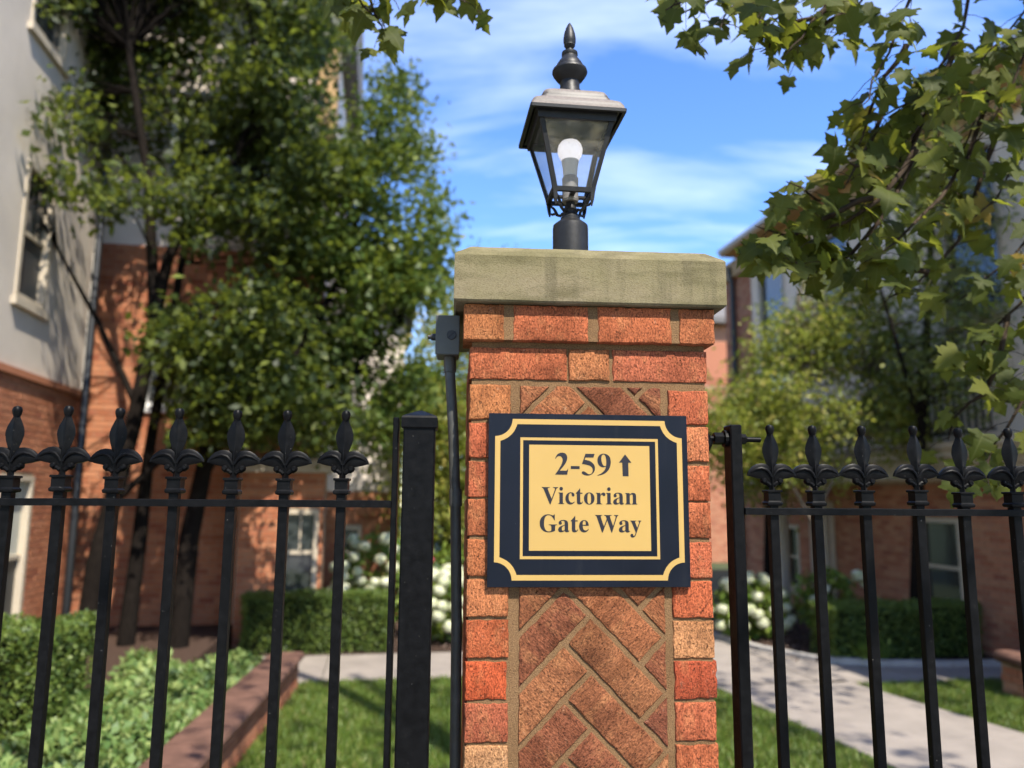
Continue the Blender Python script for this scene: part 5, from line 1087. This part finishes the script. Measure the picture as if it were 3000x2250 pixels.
def plane_leaf_mesh(i):
    half = [(0.0, 0.0), (0.10, -0.05), (0.26, -0.12), (0.36, -0.02), (0.47, 0.02), (0.37, 0.12), (0.33, 0.20), (0.42, 0.27), (0.44, 0.35), (0.58, 0.46), (0.42, 0.47), (0.38, 0.53), (0.27, 0.50), (0.20, 0.56), (0.24, 0.66), (0.19, 0.73), (0.10, 0.82), (0.0, 1.0)]
    rj = random.Random(i*13+1); pts = [(x*(1+rj.uniform(-.10, .10)), y+rj.uniform(-.03, .03)*(0 < y < 1)) for x, y in half]
    left = [(-x*(1+rj.uniform(-.10, .10)), y+rj.uniform(-.03, .03)) for x, y in half[1:-1]]
    ol = pts + left[::-1]; curl = rj.uniform(0.15, 0.75); fold = rj.uniform(0.05, 0.30); tw_ = rj.uniform(-0.25, 0.25)
    def zf(x, y): return -curl*(y-0.35)**2*1.1 + fold*abs(x)*0.9 - 0.5*curl*x*x + tw_*x*(y-0.3) + 0.015*math.sin(17*x)*math.cos(13*y)
    V = [(x, y, zf(x, y)) for x, y in ol] + [(0, 0.22, zf(0, 0.22)), (0, 0.52, zf(0, 0.52))]; n = len(ol); a_, c_ = n, n+1; F = []
    for j in range(n):
        k = (j+1) % n; m_ = (ol[j][1]+ol[k][1])/2; F.append((j, k, a_ if m_ < 0.40 else c_))
    tip = len(half)-1
    for j in range(n):
        k = (j+1) % n
        m0 = (ol[j-1][1]+ol[j][1])/2; m1 = (ol[j][1]+ol[k][1])/2
        if (m0 < 0.40) != (m1 < 0.40): F.append((a_, c_, j))
    b = MB(); b.add(V, F); me = b.mesh('leaf'); me.shade_smooth(); me.materials.append(M['planeleaf']); return me
PL = [plane_leaf_mesh(i) for i in range(9)]
TW = [[[1.36,2.35,3.86],[1.28,2.3,3.67],[1.15,2.25,3.44],[1.06,2.2,3.29]],[[1.09,2.3,3.82],[1.05,2.35,3.74],[0.9,2.2,3.55],[0.82,2.15,3.43]],[[0.9,2.25,3.78],[0.79,2.2,3.62],[0.71,2.15,3.49]],[[0.65,2.2,3.74],[0.55,2.15,3.61],[0.45,2.1,3.54]],[[1.25,2.4,3.88],[1.19,2.45,3.81],[1.11,2.5,3.73]],[[1.63,2.5,3.95],[1.59,2.55,3.73],[1.38,2.4,3.45],[1.22,2.35,3.33],[1.28,2.7,3.54]],[[1.53,2.45,3.67],[1.33,2.4,3.29],[1.15,2.35,3.15],[0.98,2.3,3.2]],[[1.37,2.4,3.37],[1.21,2.45,3.11],[1.07,2.5,3.1],[0.84,2.25,3.07]],[[1.3,2.35,3.23],[1.09,2.3,2.97],[0.95,2.45,2.97],[0.82,2.5,3.02]],[[1.33,2.4,3.25],[1.13,2.35,2.89],[1.03,2.5,2.9],[0.8,2.25,2.84]],[[1.69,2.55,3.54],[1.58,2.6,3.23],[1.31,2.45,2.99],[1.16,2.4,2.86]],[[1.73,2.6,3.39],[1.63,2.65,3.08],[1.52,2.7,2.92],[1.23,2.45,2.76]],[[1.83,2.5,3.76],[1.65,2.45,3.43],[1.62,2.6,3.33]],[[1.84,2.45,3.88],[1.76,2.5,3.76],[1.54,2.35,3.54]],[[1.9,2.6,3.48],[1.78,2.65,3.23],[1.56,2.5,3.05]],[[1.86,2.6,2.87],[1.74,2.65,2.74],[1.62,2.7,2.6],[1.55,2.75,2.59]],[[1.75,2.65,2.75],[1.64,2.6,2.5],[1.61,2.75,2.42],[1.59,2.8,2.32]],[[1.8,2.55,2.62],[1.63,2.5,2.37],[1.63,2.65,2.26],[1.48,2.4,2.15]],[[1.92,2.65,3.1],[1.7,2.6,2.91],[1.64,2.75,2.83]],[[-0.57,2.2,3.72],[-0.47,2.15,3.62],[-0.44,2.3,3.62]],[[-0.32,2.25,3.77],[-0.3,2.3,3.73],[-0.29,2.35,3.72]],[[-0.16,2.3,3.81],[-0.13,2.35,3.79],[-0.1,2.4,3.78]],[[-0.42,2.25,3.77],[-0.48,2.2,3.67],[-0.57,2.35,3.71]],[[1.27,2.3,3.56],[1.18,2.35,3.42],[1.13,2.4,3.24]],[[1.28,2.45,3.48],[1.15,2.4,3.24],[1.06,2.35,3.09]],[[1.78,2.55,3.79],[1.59,2.5,3.42],[1.58,2.65,3.2]],[[1.13,2.3,3.04],[0.98,2.35,2.99],[0.87,2.4,2.92],[0.72,2.15,2.85]],[[1.18,2.45,2.92],[1.09,2.5,2.9],[0.92,2.35,2.81],[0.85,2.3,2.84]],[[1.14,2.35,3.74],[0.98,2.3,3.62],[0.99,2.45,3.63]],[[1.01,2.3,3.68],[0.84,2.25,3.58],[0.76,2.2,3.47]],[[1.4,2.5,2.86],[1.31,2.55,2.9],[1.09,2.4,2.83]],[[0.71,2.2,3.74],[0.62,2.25,3.67],[0.54,2.3,3.66]],[[0.86,2.3,3.82],[0.74,2.35,3.73],[0.64,2.2,3.55]],[[1.01,2.35,3.84],[0.89,2.3,3.67],[0.78,2.25,3.59]],[[-0.22,2.2,3.73],[-0.19,2.25,3.7],[-0.15,2.1,3.56]],[[-0.37,2.2,3.73],[-0.39,2.25,3.69],[-0.42,2.3,3.66]],[[-0.49,2.25,3.75],[-0.45,2.2,3.62],[-0.44,2.35,3.62]]]
def on_path(path, t):
    L_ = [(Vector(b_)-Vector(a_)).length for a_, b_ in zip(path[:-1], path[1:])]; d = t*sum(L_)
    for (a_, b_), l in zip(zip(path[:-1], path[1:]), L_):
        if d <= l: return Vector(a_).lerp(Vector(b_), d/l)
        d -= l
    return Vector(path[-1])
LEAVES = []; rl_ = random.Random(42)
for ti, path in enumerate(TW):
    b = MB(); root = Vector(path[0]); ex = min(lp, key=lambda q: (q-root).length)
    full = ([ex, ex.lerp(root, 0.6)+Vector((0, 0, 0.03))] if (ex-root).length > 0.15 and ti not in (6, 7, 8, 9, 10, 11, 16, 23, 24, 26, 27, 28, 29, 30) else []) + [Vector(p) for p in path]
    # soften the polyline
    sm_ = [full[0]]
    for i in range(len(full)-1):
        sm_.append(full[i].lerp(full[i+1], 0.3) + Vector((rl_.uniform(-.012, .012), 0, rl_.uniform(-.012, .012)))); sm_.append(full[i].lerp(full[i+1], 0.7) + Vector((rl_.uniform(-.012, .012), 0, rl_.uniform(-.012, .012))))
    sm_.append(full[-1]); n = len(sm_)
    b.tube(sm_, [0.0085*(1-i/(n-1))+0.0016 for i in range(n)], 6)
    Lp = sum((Vector(q)-Vector(p)).length for p, q in zip(path[:-1], path[1:])); k = max(3, int(Lp/0.037))
    for i in range(k):
        p = on_path(path, min(1, (i+0.6+rl_.uniform(-.3, .3))/k)); side = 1 if i % 2 else -1
        off = Vector((side*rl_.uniform(0.01, 0.06), rl_.uniform(-0.12, 0.12), rl_.uniform(-0.06, 0.03))); q = p + off
        b.tube([p, p.lerp(q, 0.5)+Vector((0, 0, 0.008)), q], [0.0016, 0.0012, 0.0012], 4)
        tip = Vector((side*rl_.uniform(-0.1, 0.8), rl_.uniform(-0.45, 0.45), rl_.uniform(-1.0, 0.05))).normalized()
        nrm = Vector((rl_.uniform(-0.7, 0.7), -rl_.uniform(0.15, 1.0), rl_.uniform(-0.1, 0.9))).normalized()
        xax = tip.cross(nrm).normalized(); nrm = xax.cross(tip)
        s = rl_.uniform(0.060, 0.118) * (0.85 if ti < 5 else 1.0)
        mtx = Matrix.Translation(q-pt.off) @ Matrix((xax, tip, nrm)).transposed().to_4x4() @ Matrix.Scale(s, 4); LEAVES.append((s/q.y, rl_.randrange(9), mtx))
    pt.part('twig', b, 'twig', smooth=60)
LEAVES.sort(key=lambda l: -l[0]); extra = MB()
for i, (_, k, mtx) in enumerate(LEAVES):
    if i < 300:
        o = bpy.data.objects.new('leaf', PL[k]); COL.objects.link(o); o.parent = pt.e; o.matrix_local = mtx
    else: extra.add([(mtx @ v.co) + pt.off for v in PL[k].vertices], [tuple(p.vertices) for p in PL[k].polygons])
if extra.V: pt.part('small_leaves', extra, 'planeleaf', kind='stuff', smooth=60, fix=False)
# the rest of the crown, above and behind the view, with clumps added for shade
cs_ = []
AX = Vector((0.15, 1.6, 2.15))
while len(cs_) < 130:
    x, y = random.uniform(-8.5, 6), random.uniform(-4.5, 8.5); z0_ = max(4.9, 3.9+0.82*y); z = random.uniform(z0_, z0_+4.5); c = Vector((x, y, z))
    d = c-AX; off = (d - SUN*d.dot(SUN)).length
    if off < 0.95: continue
    if noise.noise(Vector((x*0.5, y*0.5, z*0.5))) < -0.15: continue
    if y > 2.2 and (x > 0.3 or random.random() < 0.65): continue
    if y > 0.8 and x > 1.0 and random.random() < 0.4: continue
    if sun_gap(*(FRAMES['C'].inverted() @ c)): continue
    if y + 0.643*z > 3.6: continue      # keep the courtyard in the sun
    cs_.append(c)
k_ = 0
while k_ < 10:             # unseen boughs added to shade the hanging leaves
    c = Vector((random.uniform(1.0, 4.2), random.uniform(-1.2, 1.7), random.uniform(4.9, 6.6))); d = c-AX
    if (d - SUN*d.dot(SUN)).length > 0.8: cs_.append(c); k_ += 1
k_ = 0
while k_ < 14:            # unseen high clumps added to shade the dark tree beyond the fence
    c = Vector((random.uniform(-4.3, -1.2), 9.6, random.uniform(4.6, 9.5))) + SUN*random.uniform(9, 12)
    if sun_gap(*(FRAMES['C'].inverted() @ c)): continue
    cs_.append(c); k_ += 1
while len(cs_) < 480:      # unseen low boughs added behind the camera to cut sky fill
    c = Vector((random.uniform(-7, 6.5), random.uniform(-7, -1.6), random.uniform(1.9, 7.5))); d = c-AX
    if (d - SUN*d.dot(SUN)).length > 0.9: cs_.append(c)
dp = []
for _ in range(30):        # unseen loose sprays added to dapple the path and lawn
    q = FRAMES['C'] @ Vector((random.uniform(-2.3, 6.4), random.uniform(5.6, 9.6), 0)); dp.append(tuple(q + SUN*random.uniform(10.5, 14)))
P = np.vstack([clumped([tuple(c) for c in cs_], 26, 0.30), clumped(dp, 34, 0.30)]); P = P[(P[:, 2] > np.maximum(4.3, 3.0+0.80*P[:, 1])) | (P[:, 1] < -0.8)]
V, F = leaf_cards(P, 0.15, 0.8, up=0.5)
pt.part('crown', np_mesh('crown', V, F), 'leafdark', fix=False, kind='stuff')  # holds the unseen clumps added to block sun and sky
print('plane leaves', len(LEAVES))
